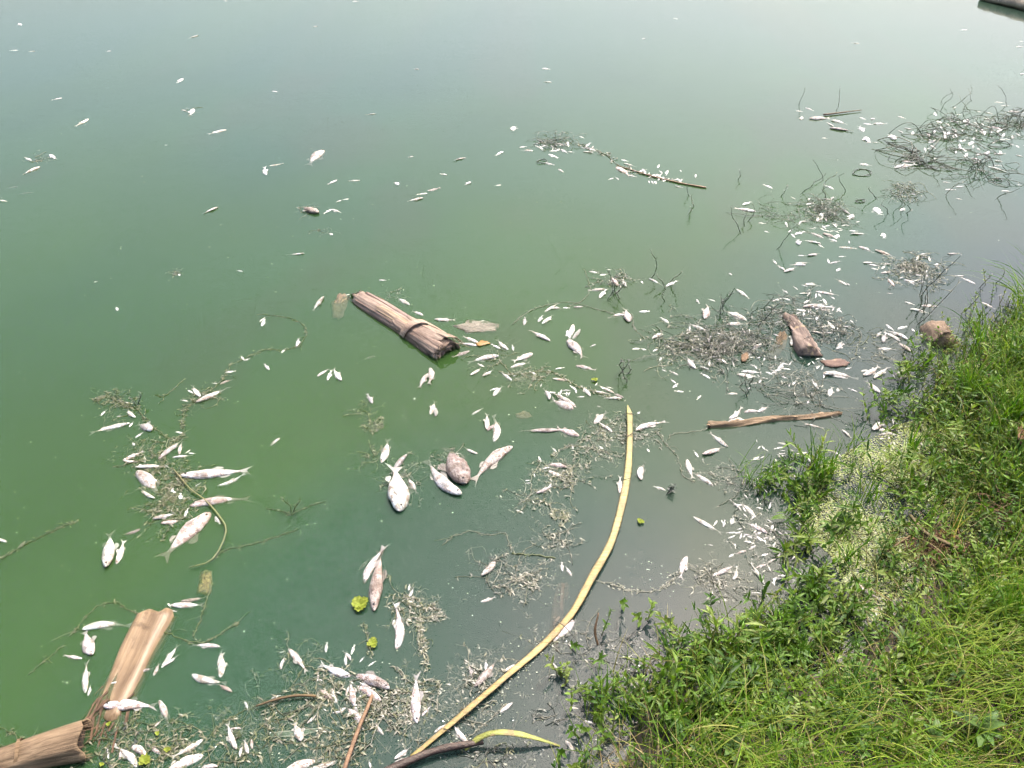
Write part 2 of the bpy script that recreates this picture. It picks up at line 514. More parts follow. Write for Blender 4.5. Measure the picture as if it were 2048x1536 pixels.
wq = np.stack([idx[:-1, :-1], idx[:-1, 1:], idx[1:, 1:], idx[1:, :-1]], -1).reshape(-1, 4)
def sheet(name, z, mat, parent=None):
    return numpy_mesh(name, np.stack([WX.ravel(), WY.ravel(), np.full(WX.size, z)], 1), wq, tint_w, mat, parent)
water = sheet('water', 0.0, M['water'])
at = water.data.attributes.new('ripple', 'FLOAT', 'POINT')
at.data.foreach_set('value', np.clip(rip, 0, 1).astype(np.float32).ravel())
tag(water, 'still green pond water turning grey along the bank', None, kind='structure')
for z, m in ((-0.011, 'murk1'), (-0.032, 'murk2'), (-0.085, 'murk3')):
    tag(sheet('murk', z, M[m], water), kind='structure')

# ------------------------------------------------------------------ fish
def fish_parts(ratio, bend, seed):
    """meshes of one dead fish, nose at x=+0.5, tail tips near x=-0.5, lying on its side (back towards +y)"""
    r = random.Random(seed)
    def cy(x):  # bent spine
        return bend * (0.5 - x) ** 2 * 0.8 - bend * 0.12
    S = [(0.500, .05), (0.488, .22), (0.465, .38), (0.43, .54), (0.385, .69), (0.33, .81), (0.305, .85), (0.285, .86), (0.25, .93), (0.17, 1.0), (0.07, .96), (-0.03, .83), (-0.12, .64), (-0.20, .45), (-0.26, .32), (-0.305, .24), (-0.34, .21)]
    n = 14
    body = MB()
    vs, fs = [], []
    for i, (x, w) in enumerate(S):
        hw = w * ratio / 2
        ht = hw * (0.62 if x > -0.1 else 0.62 - 0.30 * min(1, (-0.1 - x) / 0.24))
        if abs(x - 0.305) < 0.001: hw *= 0.985; ht *= 0.90       # groove behind the gill cover
        for k in range(n):
            th = 2 * math.pi * k / n
            yy = hw * math.cos(th); zz = ht * math.sin(th)
            yy *= 1.0 + (0.10 if math.cos(th) < 0 and -0.05 < x < 0.3 else 0)   # swollen belly
            lump = 1 + .07 * math.sin(x * 17 + seed * 1.7) * math.sin(th * 2 + seed)
            vs.append((x + r.uniform(-.003, .003), cy(x) + yy * lump, zz * (1 + r.uniform(-.10, .10) + .10 * math.sin(x * 23 + k * 1.3 + seed))))
    for i in range(len(S) - 1):
        for k in range(n):
            fs.append((i * n + k, i * n + (k + 1) % n, (i + 1) * n + (k + 1) % n, (i + 1) * n + k))
    fs.append(tuple(range(n))); fs.append(tuple((len(S) - 1) * n + n - 1 - k for k in range(n)))
    body.add(vs, fs)
    def fan(pts, out, curl, segs=5):
        """a fin: a thin web between a root line and an outer edge"""
        m = MB(); vv, ff = [], []
        for (a, b) in zip(pts, out):
            for j in range(3):
                t = j / 2
                vv.append((a[0] + (b[0] - a[0]) * t, a[1] + (b[1] - a[1]) * t, a[2] + (b[2] - a[2]) * t + curl * math.sin(t * 2.2)))
        for i in range(len(pts) - 1):
            for j in range(2):
                ff.append((i * 3 + j, i * 3 + j + 1, (i + 1) * 3 + j + 1, (i + 1) * 3 + j))
        m.add(vv, ff)
        return m
    y0 = cy(-0.33); sl = -bend * 1.6 * 0.83 * 0.12
    hs = ratio * 0.44 + 0.015
    tail = fan([(-0.325, y0 + q * ratio * 0.11, 0.004) for q in (1, .5, 0, -.5, -1)],
               [(-0.50, y0 - sl + hs, -.004), (-0.455, y0 - sl + hs * .52, .004), (-0.415, y0 - sl, 0), (-0.455, y0 - sl - hs * .52, .006), (-0.505, y0 - sl - hs, -.006)], r.uniform(-.008, .012))
    dors = fan([(x, cy(x) + ratio * 0.5 * w * 0.93, 0.004) for x, w in ((0.16, 1.0), (0.10, .99), (0.03, .95), (-0.04, .88))],
               [(0.10, cy(0.1) + ratio * 0.56, .0), (0.02, cy(0.02) + ratio * 0.84, -.004), (-0.06, cy(-.06) + ratio * 0.74, .0), (-0.09, cy(-.09) + ratio * 0.52, .002)], .004)
    anal = fan([(x, cy(x) - ratio * 0.5 * w * 1.0, 0.0) for x, w in ((-0.06, .86), (-0.12, .74), (-0.18, .58))],
               [(-0.10, cy(-.1) - ratio * 0.62, 0), (-0.17, cy(-.17) - ratio * 0.56, .003), (-0.215, cy(-.2) - ratio * 0.32, 0)], .003)
    pect = fan([(0.27, cy(.27) - ratio * .10, ratio * .29), (0.265, cy(.265) - ratio * .16, ratio * .28), (0.26, cy(.26) - ratio * .22, ratio * .265)],
               [(0.15, cy(.15) - ratio * .14, ratio * .36), (0.13, cy(.13) - ratio * .26, ratio * .34), (0.16, cy(.16) - ratio * .36, ratio * .30)], .006)
    eye = MB()
    ex, ey, ez, er = 0.425, cy(.425) + ratio * 0.05, ratio * 0.168, 0.017
    ev, ef = [], []
    for i in range(4):
        a = math.pi / 2 * i / 3
        for k in range(8):
            ev.append((ex + er * math.cos(a) * math.cos(k * math.pi / 4), ey + er * math.cos(a) * math.sin(k * math.pi / 4), ez + er * 0.8 * math.sin(a)))
    for i in range(3):
        for k in range(8):
            ef.append((i * 8 + k, i * 8 + (k + 1) % 8, (i + 1) * 8 + (k + 1) % 8, (i + 1) * 8 + k))
    eye.add(ev, ef)
    return dict(body=body, tail_fin=tail, dorsal_fin=dors, anal_fin=anal, pectoral_fin=pect, eye=eye)

FISH_LIB = {}
def fish_lib(kind, bi):
    key = (kind, bi)
    if key in FISH_LIB: return FISH_LIB[key]
    ratio = dict(s=0.145, d=0.195, w=0.28, b=0.35)[kind]
    bend = (-0.34, -0.14, 0.06, 0.22, 0.42, -0.22, 0.12, 0.55)[bi]
    parts = fish_parts(ratio * (1, 1.12, .9, 1.05, .95, 1.18, .86, 1)[bi], bend, 'sdwb'.index(kind) * 10 + bi)
    lib = {}
    for k, mb in parts.items():
        o = mb.build(k, M['fish'] if k == 'body' else (M['eye'] if k == 'eye' else M['fin']))
        lib[k] = o.data
        bpy.data.objects.remove(o)
    one = MB()
    for k, mb in parts.items():
        if k in ('eye', 'pectoral_fin'): continue
        one.add(mb.v, mb.f, (1, 1, 1), 0 if k == 'body' else 1)
    o = one.build('fish', [M['fish'], M['fin']])
    lib['one'] = o.data
    bpy.data.objects.remove(o)
    FISH_LIB[key] = lib
    return lib

# nose x, nose y, tail x, tail y (in an enlarged detail of the photograph), outline (s slender, d plain, w deep, b stout), tone (w white, p pink grey, n brown grey, f sunk and faint)
FISH = []
def F(ox, oy, s, text):
    for e in text.split(';'):
        e = e.split()
        if not e: continue
        a = [float(v) for v in e[:4]]
        k = e[4] if len(e) > 4 else 'dw'
        FISH.append((ox + a[0] / s, oy + a[1] / s, ox + a[2] / s, oy + a[3] / s, k[0], k[1]))

F(0, 0, 3, '''107 298 52 303 sw; 212 305 165 309 sw; 665 303 628 308; 1190 211 1132 229 sw; 1905 155 1872 160; 1100 470 1055 495; 370 585 312 600 sw;
525 715 458 755 sw; 1352 778 1250 800 sw; 1940 900 1832 982 wp; 235 1000 125 1042; 292 928 345 950; 190 960 138 944; 1165 652 1130 690; 1088 658 1130 666; 1618 990 1698 985 sw;
1600 1045 1572 1003; 2022 1077 1965 1105; 1305 1243 1215 1280; 1908 1278 1800 1238 wn; 1990 1252 1942 1280; 1990 1252 2046 1275; 1995 1408 1978 1398 bw; 1820 1518 1718 1530 sw;
100 1112 30 1118 sf; 190 1145 98 1152 sf; 0 1200 40 1208; 112 142 126 150 bw; 1340 4 1370 6; 2048 1200 2012 1210; 1630 545 1672 548 sf; 985 868 1010 868 sf''')
F(683, 0, 3, '''65 8 105 5; 2020 112 1990 110; 1825 230 1795 232; 465 415 428 413; 1260 493 1212 488; 1205 408 1252 415; 1030 780 1030 750 bw; 972 907 918 930; 745 943 668 958; 432 935 398 943;
632 1050 592 1038; 108 1079 42 1086; 340 1106 322 1088 bw; 772 1090 748 1108 bw; 957 1106 918 1113; 515 1158 450 1166 dp; 520 1140 594 1133 dp; 484 1186 402 1208; 45 1190 0 1196; 205 680 145 688 sf;
1068 883 1112 876; 1188 884 1158 868; 1147 904 1078 894; 1248 906 1312 899; 1318 893 1357 919; 1243 923 1297 947; 1358 908 1397 908; 1425 816 1458 826; 1470 884 1532 906; 1453 910 1522 913; 1218 974 1278 991 sw; 1298 1012 1340 1030;
1678 956 1722 966; 1698 979 1767 997; 1788 1032 1827 1009; 1650 1003 1742 1050 dp; 1990 1075 2046 1075; 1718 1050 1772 1060; 2002 1113 2048 1126; 1880 1086 1890 1102 bw''')
F(1366, 0, 3, '''1058 261 1003 254 sw; 1708 175 1658 179 sw; 2020 245 2046 248; 1998 278 2046 280; 2025 445 2046 440 bw; 678 664 722 668; 733 644 792 661; 708 702 716 718 bw; 763 712 882 712 dp; 905 757 862 733 dw; 898 724 987 736; 888 772 1014 781 dp;
1085 786 1052 750 wp; 1132 716 1148 706 bw; 1083 738 1142 746; 1148 740 1227 742; 1058 704 1102 713; 1288 696 1342 708; 1095 824 1113 854 bw; 1268 838 1248 808 bw; 1322 797 1288 778; 1328 768 1387 776; 832 826 872 826 sf; 1065 985 1132 985; 1138 853 1182 853 sw;
1520 727 1555 740 bw; 1575 740 1605 755 bp; 1603 729 1667 727; 1608 774 1662 781; 1593 800 1662 803; 1808 712 1883 719; 1813 759 1872 766; 1858 759 1932 782; 1908 632 1972 630; 1953 667 2046 673; 1813 674 1862 681; 1868 611 1932 613; 1483 869 1522 892;
1718 855 1762 857; 1762 888 1785 900 bw; 1758 926 1792 921; 1832 908 1820 930 bw; 1868 919 1937 927; 1900 902 1920 924; 1998 929 2046 938; 1733 949 1807 963; 1743 976 1782 969; 1873 965 1942 967; 1833 999 1947 1023; 1270 1000 1408 992; 1318 964 1387 976;
1638 1121 1692 1114; 1573 1136 1637 1132; 1998 1104 2046 1113; 1913 1144 1972 1142; 1638 684 1677 686; 1653 884 1712 906; 1560 1090 1604 1092; 1638 1188 1675 1193;
538 1127 478 1103; 902 1132 848 1103; 1368 1159 1402 1166; 358 1228 407 1208 ww; 434 1267 305 1249; 453 1335 497 1337; 488 1384 522 1391; 843 1190 925 1201; 738 1223 792 1217; 1003 1282 938 1248; 1015 1288 1003 1318 bw; 1155 1242 1175 1286 bw; 1303 1263 1335 1246 ww;
826 1280 834 1300 bw; 698 1331 757 1324; 922 1362 893 1333; 998 1382 1052 1386; 673 1407 722 1383; 842 1425 748 1383; 845 1398 928 1430 wp; 925 1448 878 1428; 930 1405 925 1430 bp; 1013 1400 1127 1403 sw; 1196 1396 1220 1428 bw; 700 1468 680 1438 bp; 822 1462 718 1433;
943 1480 1042 1491; 1058 1482 1152 1501; 1162 1500 1272 1538 dp; 750 1531 832 1521; 690 1531 740 1530; 1588 1519 1665 1526; 845 1380 890 1386''')
F(0, 512, 4, '''1942 119 1888 109; 1440 152 1420 140 bw; 745 206 782 198 df; 938 432 932 402 df; 1802 926 1888 918; 1765 1022 1852 970 dn; 1742 1016 1688 1014; 1578 1157 1838 1045; 1597 1118 1528 1022; 1500 1070 1552 1095; 1503 1157 1438 1146; 1952 828 1925 795; 1948 832 2002 818;
1087 1283 978 1228; 1032 1172 982 1163; 928 1282 978 1270; 1028 1340 715 1403 sw; 1030 1362 1068 1318; 1207 1398 1112 1318 ww; 808 1272 842 1222; 1082 1452 1135 1405; 1075 1510 1050 1485 bw; 1404 1402 1474 1414''')
F(512, 512, 4, '''537 333 447 428; 42 555 78 500; 28 524 72 484; 322 722 350 655; 200 770 242 733; 107 908 62 858 df; 498 953 568 898; 678 988 612 900; 572 990 600 908 dn; 948 790 848 800 df; 983 190 1045 190; 748 302 705 314; 1222 382 1118 323; 1332 472 1252 430; 1440 502 1584 521;
1828 512 1785 516; 1772 692 1662 632; 1762 712 1636 684; 1703 760 1575 808; 1933 803 1688 824; 1955 738 1878 702; 2014 737 1905 672; 1827 882 1767 859; 1718 947 1813 893; 1813 957 1903 908; 1382 900 1442 1020; 1378 938 1284 1048 dp; 1428 1274 1452 1178; 1396 1254 1437 1156; 926 1178 898 1095;
1908 1114 1953 1030; 1935 1050 1875 1075; 1733 1262 1808 1212; 1843 1382 1856 1255; 1858 1392 1925 1325 dp; 1886 1464 1990 1268; 188 1453 108 1498; 2044 988 1955 928; 1440 795 1400 775; 1260 1140 1278 1132 bf''')
F(1024, 512, 4, '''618 121 703 129; 703 152 763 138; 758 104 797 106; 847 227 775 157 dp; 917 243 868 182; 735 262 612 274; 706 336 738 262; 1102 178 1203 226; 1237 242 1308 193; 1032 198 1052 214 bw; 1735 135 1765 150 bw; 1796 266 1912 336; 1478 343 1496 380; 1628 357 1565 338;
1540 492 1578 398 wp; 1863 507 1698 418; 1727 546 1863 530; 1543 592 1412 543; 1254 534 1197 482; 1126 653 1217 603; 928 520 924 425 wp; 1018 440 1104 441; 893 472 775 459; 272 438 358 377; 318 421 408 399; 407 411 464 410; 497 405 588 405; 92 548 117 482; 206 524 254 467; 246 534 334 468;
304 672 136 593; 484 552 464 672; 540 586 474 684; 446 590 460 668; 450 680 600 792 ww; 672 703 620 722; 963 742 1042 728; 1040 740 1075 750 bw; 1248 681 1314 680; 1994 703 1892 762; 1468 893 1376 797; 1724 856 1656 816; 1334 948 1252 917; 1584 978 1516 926; 1814 945 1980 966; 1848 920 1992 926;
2050 976 1988 967; 1314 1013 1262 978; 1286 1048 1333 1018; 1374 1082 1298 1080; 1802 1101 1708 1089; 155 778 26 854; 0 884 134 843; 12 752 0 705; 198 943 136 917; 347 903 418 884; 518 877 672 906; 8 956 52 938; 332 979 466 992 dp; 618 1114 570 1036; 812 1088 688 1028 dp; 874 1138 738 1119;
886 1128 796 1088 dp; 658 1078 792 1096; 290 1143 288 1043; 498 1203 352 1078; 484 1214 306 1158 wp; 680 1195 715 1205; 666 1334 748 1227 dp; 794 1402 702 1318; 1014 1394 1176 1286; 1002 1256 1028 1242 bw; 368 1384 72 1396 dp; 528 1430 352 1380 wp; 1738 1287 1874 1238; 1742 1332 1914 1278;
1876 1252 1994 1208; 1968 1242 2060 1200; 1722 1518 1572 1412; 1650 710 1700 715; 1905 865 1960 880; 1200 905 1240 918''')
F(1536, 512, 4, '''74 60 28 18; 134 114 86 72; 222 50 344 51; 294 72 178 58; 132 122 240 88; 492 54 476 12; 498 57 578 33; 552 118 574 92 bw; 623 228 548 172; 650 232 630 212 bw; 302 226 418 214; 762 49 878 56; 808 69 893 73; 826 94 884 106; 912 98 940 70; 906 132 1014 119; 1003 233 956 157 dp; 1096 193 1224 211;
1350 56 1358 88 bw; 1652 217 1546 168; 258 301 358 289; 392 279 564 311; 36 362 108 333; 178 352 122 328; 288 378 333 343; 292 411 444 374; 328 406 523 404; 427 431 518 414; 438 338 482 387; 340 445 352 462 bw; 382 508 418 457; 86 481 168 474; 138 548 182 555; 533 583 466 517; 656 508 693 532; 606 559 693 566;
348 599 494 626; 188 708 246 606 ww; 232 712 296 658; 546 742 618 703; 558 716 607 678; 0 650 58 666; 1094 664 984 576; 942 543 1014 592; 1042 583 1104 552; 866 643 914 603; 928 692 924 606; 1048 673 934 602; 1134 760 1042 672 dp; 886 739 1020 735; 1218 624 1276 637; 1096 363 1174 392; 1148 430 1294 436; 1238 394 1358 406;
1708 369 1828 417; 430 815 468 830 bp; 462 957 684 924; 76 903 138 856; 746 923 814 903; 762 947 920 903; 856 974 956 884; 1026 943 1114 902; 1000 945 1022 968 bw; 1060 973 1154 932; 894 1088 772 986; 718 1082 640 1058; 620 900 668 886; 492 1116 512 1036 ww; 404 1054 342 982; 556 1080 566 1050 bw; 316 1176 328 1150 bw;
302 1344 444 1366 sw; 598 1388 674 1454; 836 1383 926 1306; 896 1389 1018 1401; 956 1414 1074 1421; 25 905 60 920; 530 962 640 968; 1150 580 1180 600 bw''')
F(0, 832, 4, '''1472 470 1985 452 dw; 1748 537 1955 517 sw; 1545 722 1968 592 dp; 1672 785 1275 1122 wp; 1102 456 1300 612 wp; 1102 412 1335 382 sw; 985 346 1152 284; 1000 348 1120 380 dp; 1283 328 1460 166 dp; 1436 296 1440 196 dp; 1388 326 1535 304; 1240 648 1072 588 sw; 1228 816 1410 783; 1294 851 1468 834 dp; 1438 660 1448 610 bw;
1464 662 1518 638; 1478 804 1492 732; 848 1194 906 915 dw; 930 1168 1008 1000 dw; 1108 900 985 968 dn; 46 1005 -60 960; 1722 796 1752 866''')
F(512, 832, 4, '''188 180 106 218; 998 362 1090 178 dw; 1200 318 1056 450; 1134 748 1165 410 ww; 1222 512 1304 602; 1645 602 1265 432 dw; 1680 520 1490 256 wn; 2036 272 1680 442 dp; 1772 292 1638 254; 888 1306 944 1052 dw; 882 1145 822 1222 df; 952 1534 978 1060 dn; 1802 1254 2000 1118; 1806 1477 1918 1453; 1210 1444 1284 1372; 1218 1390 1232 1336 dn; 1572 300 1640 290 sw''')
F(1024, 832, 4, '''1050 500 996 338; 860 604 872 482; 1100 282 1078 252 bw; 418 412 238 352 dp; 384 494 254 388; 204 612 340 553; 38 748 96 768 dp; 1222 592 1140 549; 1403 352 1438 496; 1598 549 1442 432; 1494 324 1450 264; 1532 302 1704 252 dp; 1462 804 1672 936; 1752 860 1784 806 bw; 1826 748 1774 668; 1940 798 1842 684;
2034 934 1866 828; 1402 1132 1318 1280 dw; 1648 1268 1776 1176; 1606 1280 1654 1232; 1766 1294 1836 1226; 2014 1336 1920 1166; 1736 1122 1786 1088; 474 1270 430 1190; 408 1236 388 1166; 1996 996 1944 946; 1955 728 2010 735; 2000 1115 2046 1092''')
F(1536, 832, 4, '''596 106 668 176; 574 316 470 240; 846 104 936 16; 906 98 1024 108; 966 128 1076 142; 0 516 88 554; 128 384 206 424; 36 490 186 484; 466 442 548 428; 254 800 228 736; 270 868 240 838 bw; 44 866 14 926; 312 1284 436 1236 dw; 738 1342 842 1486 dw; 930 268 940 288 bw; 1400 384 1412 408 bw; 148 1150 162 1112; 1000 200 1030 240; 60 1000 40 1060''')
F(0, 1152, 4, '''684 438 1018 302; 744 612 640 460 ww; 648 652 504 638; 684 912 668 690 dw; 698 946 738 866; 884 858 954 832; 1296 722 1430 542 dw; 1318 706 1432 632; 1118 768 1222 720; 1224 788 1284 694; 1376 231 1622 230; 1456 190 1648 186 dn; 1338 270 1416 277; 1336 212 1372 242; 1744 562 1540 532; 1756 796 1804 612 dw; 1738 700 1780 580; 1562 778 1752 908;
1846 920 1744 852 dn; 850 1048 1250 986 dw; 1272 1002 1368 1186; 1222 1214 1292 1140; 1718 1124 1896 994 df; 1950 1000 1994 1064; 934 1276 930 1164 df; 1112 1204 1170 1276 df; 1062 1526 996 1300; 1142 1444 1034 1278; 958 1456 966 1360 dp; 866 1456 854 1380; 1284 1418 1168 1346; 1604 1306 1396 1476; 1600 1440 1280 1560 ww; 1726 1528 1580 1502;
1894 1364 1780 1206; 1920 1218 1822 1202; 1922 1438 1928 1342; 1984 1408 1944 1314; 2016 1374 2004 1272 dp; 966 978 1106 926 df; 1016 924 1116 856 df''')
F(512, 1152, 4, '''262 586 424 750; 206 734 202 632; 562 608 556 524; 724 704 698 616; 748 668 718 576; 762 624 786 542; 738 786 508 738; 1048 916 734 694 dp; 980 990 780 834 dp; 916 892 796 838; 786 1026 742 824; 722 950 742 852 dp; 606 974 476 876 wn; 622 900 630 1062; 844 1170 710 1014; 352 1310 326 1164 ww; 412 1168 494 1104; 606 1142 722 1224 df; 1018 1256 938 1190;
262 1546 548 1434 ww; 440 1532 718 1488 dw; 1292 1144 1252 790 dw; 1244 1148 1234 1044 dp; 1332 1114 1388 1028; 1102 560 1226 236 dw; 1724 804 1718 694; 1834 744 1846 664 dp; 1758 864 1952 680 dp; 2060 708 1962 778; 2046 1014 1914 1114; 1436 1244 1526 1160; 1700 1324 1538 1194; 1114 1452 1246 1366; 1116 1478 1214 1448; 492 836 496 764; 185 610 240 592; 915 1530 905 1466 df; 120 975 200 945 dn''')
F(1024, 1152, 4, '''478 358 366 528; 1092 806 1098 704; 990 872 1100 874 df; 1128 994 914 898 ww; 432 1322 524 1414; 524 1056 420 1046; 580 1150 660 1180; 330 690 370 750''')

for (cx, cy, rx, ry, n_) in ((1495, 1050, 55, 60, 26), (1570, 1150, 45, 60, 16), (1560, 900, 70, 45, 14), (1780, 865, 50, 25, 9), (1940, 265, 100, 45, 50), (1640, 440, 70, 50, 22), (1420, 690, 110, 60, 28), (1620, 620, 70, 40, 22),
                             (1560, 740, 90, 40, 16), (1120, 290, 60, 14, 14), (1320, 352, 80, 14, 16), (1830, 540, 60, 30, 12), (1140, 780, 60, 20, 10), (340, 960, 60, 60, 10), (700, 1400, 90, 60, 10), (1110, 930, 60, 40, 8)):
    for _ in range(int(n_ * 1.6)):                             # small fry caught in the weed
        x_, y_ = cx + rnd.gauss(0, rx * .55), cy + rnd.gauss(0, ry * .55)
        l_ = rnd.uniform(11, 26) * (.55 + .45 * y_ / 1200); a_ = rnd.uniform(0, 6.28)
        FISH.append((x_, y_, x_ + l_ * math.cos(a_), y_ + l_ * .6 * math.sin(a_), rnd.choice('ssd'), 'w'))

def fish_len(f): return math.hypot(f[2] - f[0], f[3] - f[1])
FISH.sort(key=lambda f: -fish_len(f))
NEAR, REST = FISH[:300], FISH[300:]
TONE = dict(w=(0.62, 0.605, 0.58), p=(0.49, 0.44, 0.415), n=(0.29, 0.245, 0.215), f=(0.26, 0.27, 0.23))

LAND = [  # things one can find in the photograph, with a place near each
    ('out on open water far left', 150, 120), ('on open water near left edge', 60, 340), ('on open water high in the middle', 560, 110), ('on open water above the banana trunk', 620, 340), ('on open water left of the trunk', 480, 540),
    ('on open water below far weed stick', 950, 330), ('in the far weed patch left of stick', 1090, 295), ('along the far straight weed stick', 1280, 345), ('far out at top right', 1700, 90), ('in the far loose row right of stick', 1700, 240),
    ('in the far right weed bed', 1930, 235), ('low in the far right weed bed', 1930, 320), ('beside the small dark weed patch mid right', 1640, 400), ('below the small dark weed patch', 1640, 470), ('in the brown weed at right', 1790, 510), ('in the open grey water at far right', 1930, 400),
    ('left of the dark weed patch', 1490, 400), ('at the broken end of the trunk', 950, 690), ('behind the banana trunk', 800, 610), ('left of the banana trunk', 640, 640), ('under the banana trunk', 870, 780), ('along the curved weed line at left', 470, 770),
    ('in the upper left weed raft', 270, 850), ('in the lower left weed raft', 330, 950), ('below the left weed raft', 230, 1060), ('around the big tilted fish at left', 430, 1010), ('beside the pair of brown carp', 900, 940), ('above the pair of carp', 970, 860),
    ('by the twin brown fish over the lettuce', 740, 1150), ('by the submerged tan stem, upper end', 330, 1240), ('by the submerged tan stem, left side', 170, 1310), ('by the submerged tan stem, right side', 430, 1330), ('between tan stem and brown husk', 240, 1450), ('in the bottom weed left of straw', 330, 1500),
    ('by the weed stem low left', 480, 1480), ('in the bottom weed around the straw', 700, 1380), ('in the weed left of straw', 580, 1420), ('in the weed knot right of straw', 830, 1400), ('below the water lettuce', 800, 1270), ('left of the lower yellow stalk', 950, 1350),
    ('beside the lower yellow stalk', 900, 1480), ('beside the middle of yellow stalk', 1100, 1250), ('left of the upper yellow stalk', 1120, 920), ('right of the upper yellow stalk', 1290, 960), ('above the yellow stalk tip', 1170, 770), ('in the weed row left of stalk tip', 1050, 760),
    ('along the thin weed line mid right', 1150, 640), ('at the weed tuft top middle', 1240, 560), ('in the tangled brown weed bed', 1400, 690), ('under the tangled brown weed bed', 1380, 760), ('above the tangled brown weed bed', 1440, 600), ('around the leaning log', 1600, 690),
    ('above the leaning log', 1640, 610), ('below the leaning log', 1650, 750), ('left of the mossy stump', 1800, 670), ('above the mossy stump', 1850, 600), ('below the mossy stump', 1760, 750), ('at the hollow brown stalk', 1480, 830), ('below the hollow brown stalk', 1430, 900), ('under the bank grass tuft', 1640, 880),
    ('at the edge of the duckweed', 1780, 860), ('in the grassy margin left of duckweed', 1530, 1010), ('in the debris under the margin weeds', 1450, 1130), ('in the bank weeds', 1650, 1150), ('by the bank edge at bottom', 1280, 1370), ('in the sparkling water at bottom', 1150, 1440)]
ORD = ['first', 'second', 'third', 'fourth', 'fifth', 'sixth', 'seventh', 'eighth', 'ninth', 'tenth', 'eleventh', 'twelfth', 'thirteenth', 'fourteenth']
def describe(fs):
    rows = []
    for i, f in enumerate(fs):
        L = fish_len(f); mx, my = (f[0] + f[2]) / 2, (f[1] + f[3]) / 2
        lm = min(LAND, key=lambda l: math.hypot(l[1] - mx, (l[2] - my) * 1.5))[0]
        size = 'tiny' if L < 19 else 'small' if L < 34 else 'medium' if L < 55 else 'large' if L < 85 else 'very large'
        shape = dict(s='slender', d='', w='deep-bodied', b='stubby')[f[4]]
        tone = dict(w='white', p='pinkish', n='brownish', f='half-sunk grey')[f[5]]
        dx, dy = f[0] - f[2], f[1] - f[3]
        head = ('facing right' if dx > 0 else 'facing left') if abs(dx) > 1.3 * abs(dy) else ('facing down' if dy > 0 else 'facing up')
        rows.append((lm, ' '.join(w for w in (size, shape, tone, 'fish') if w), head, mx, i))
    out = [None] * len(fs)
    from collections import defaultdict
    by = defaultdict(list)
    for r_ in rows: by[(r_[0], r_[1])].append(r_)
    for (lm, look), rs in by.items():
        if len(rs) == 1: out[rs[0][4]] = f'{look} {lm}'; continue
        byh = defaultdict(list)
        for r_ in rs: byh[r_[2]].append(r_)
        for hd, hs in byh.items():
            hs.sort(key=lambda r_: r_[3])
            for j, r_ in enumerate(hs):
                if len(hs) == 1: out[r_[4]] = f'{look}, {hd}, {lm}'
                else: out[r_[4]] = f'{look}, {hd}, {ORD[j]} from left {lm}'
    return out

def place_fish(f, i, label):
    z = 0.004
    a, b = P(f[0], f[1], z), P(f[2], f[3], z)
    L = (a - b).length
    kind, tone = f[4], f[5]
    bi = rnd.choice((0, 1, 2, 2, 3, 4, 5, 6, 6, 7)) if kind in 'sd' else rnd.choice((1, 2, 3, 5, 6))
    lib = fish_lib(kind, bi)
    ratio = dict(s=0.145, d=0.195, w=0.28, b=0.35)[kind]
    big = fish_len(f) >= 40
    o = bpy.data.objects.new('fish', lib['body'] if big else lib['one'])
    col.objects.link(o)
    d = (a - b)
    mid = (a + b) / 2
    sink = {'f': -0.010}.get(tone, 0.0)
    mid.z = L * ratio * 0.31 * rnd.uniform(-.35, .35) + sink
    s = L * rnd.uniform(1.06, 1.18)
    flip = rnd.choice((1, -1))
    o.scale = (s, s * flip * rnd.uniform(0.92, 1.12), s)
    o.location = mid
    o.rotation_euler = (rnd.uniform(-.45, .45), R(rnd.uniform(-5.0, 1.0)), math.atan2(d.y, d.x))
    t = TONE[tone]; q = rnd.choice((rnd.uniform(.9, 1.1), rnd.uniform(.9, 1.1), rnd.uniform(.55, .9)))
    c = tuple(min(0.86, v * q * rnd.uniform(.96, 1.04)) for v in t)
    o.color = (*c, 1)
    if big:
        for k in ('tail_fin', 'dorsal_fin', 'anal_fin', 'pectoral_fin', 'eye'):
            p = bpy.data.objects.new(k, lib[k]); col.objects.link(p); p.parent = o; p.color = (*c, 1)
    tag(o, label, 'fish', 'dead fish floating on the pond')
    return o

labels = describe(NEAR)
for i, f in enumerate(NEAR):
    place_fish(f, i, labels[i])

# the many smaller fish beyond those, too small to single out
mb = MB()
for i, f in enumerate(REST):
    lib = fish_lib(f[4], rnd.choice((1, 2, 3)))
    a, b = P(f[0], f[1], .004), P(f[2], f[3], .004)
    L = (a - b).length
    ratio = dict(s=0.145, d=0.195, w=0.28, b=0.35)[f[4]]
    mid = (a + b) / 2; mid.z = L * ratio * rnd.uniform(-.10, .16)
    mt = Matrix.Translation(mid) @ Matrix.Rotation(math.atan2((a - b).y, (a - b).x), 4, 'Z') @ Matrix.Rotation(rnd.uniform(-.2, .2), 4, 'X') @ Matrix.Scale(L, 4)
    me = lib['one']
    g_ = rnd.choice((rnd.uniform(.9, 1.2), rnd.uniform(.4, .9)))
    mb.add([mt @ v.co for v in me.vertices], [tuple(p.vertices) for p in me.polygons], (g_, g_ * rnd.uniform(.93, 1), g_ * rnd.uniform(.88, .98)))
o = mb.build('small_fish', M['fish_small'])
tag(o, 'scatter of tiny pale dead fish between the larger ones', 'fish', kind='stuff')

# ------------------------------------------------------------------ trunks, logs, stalks
def frame_empty(name, a, b):
    """an Empty at a, local X towards b (level)"""
    o = empty(name, (a.x, a.y, 0), math.atan2(b.y - a.y, b.x - a.x))
    return o, (Vector((b.x, b.y, 0)) - Vector((a.x, a.y, 0))).length

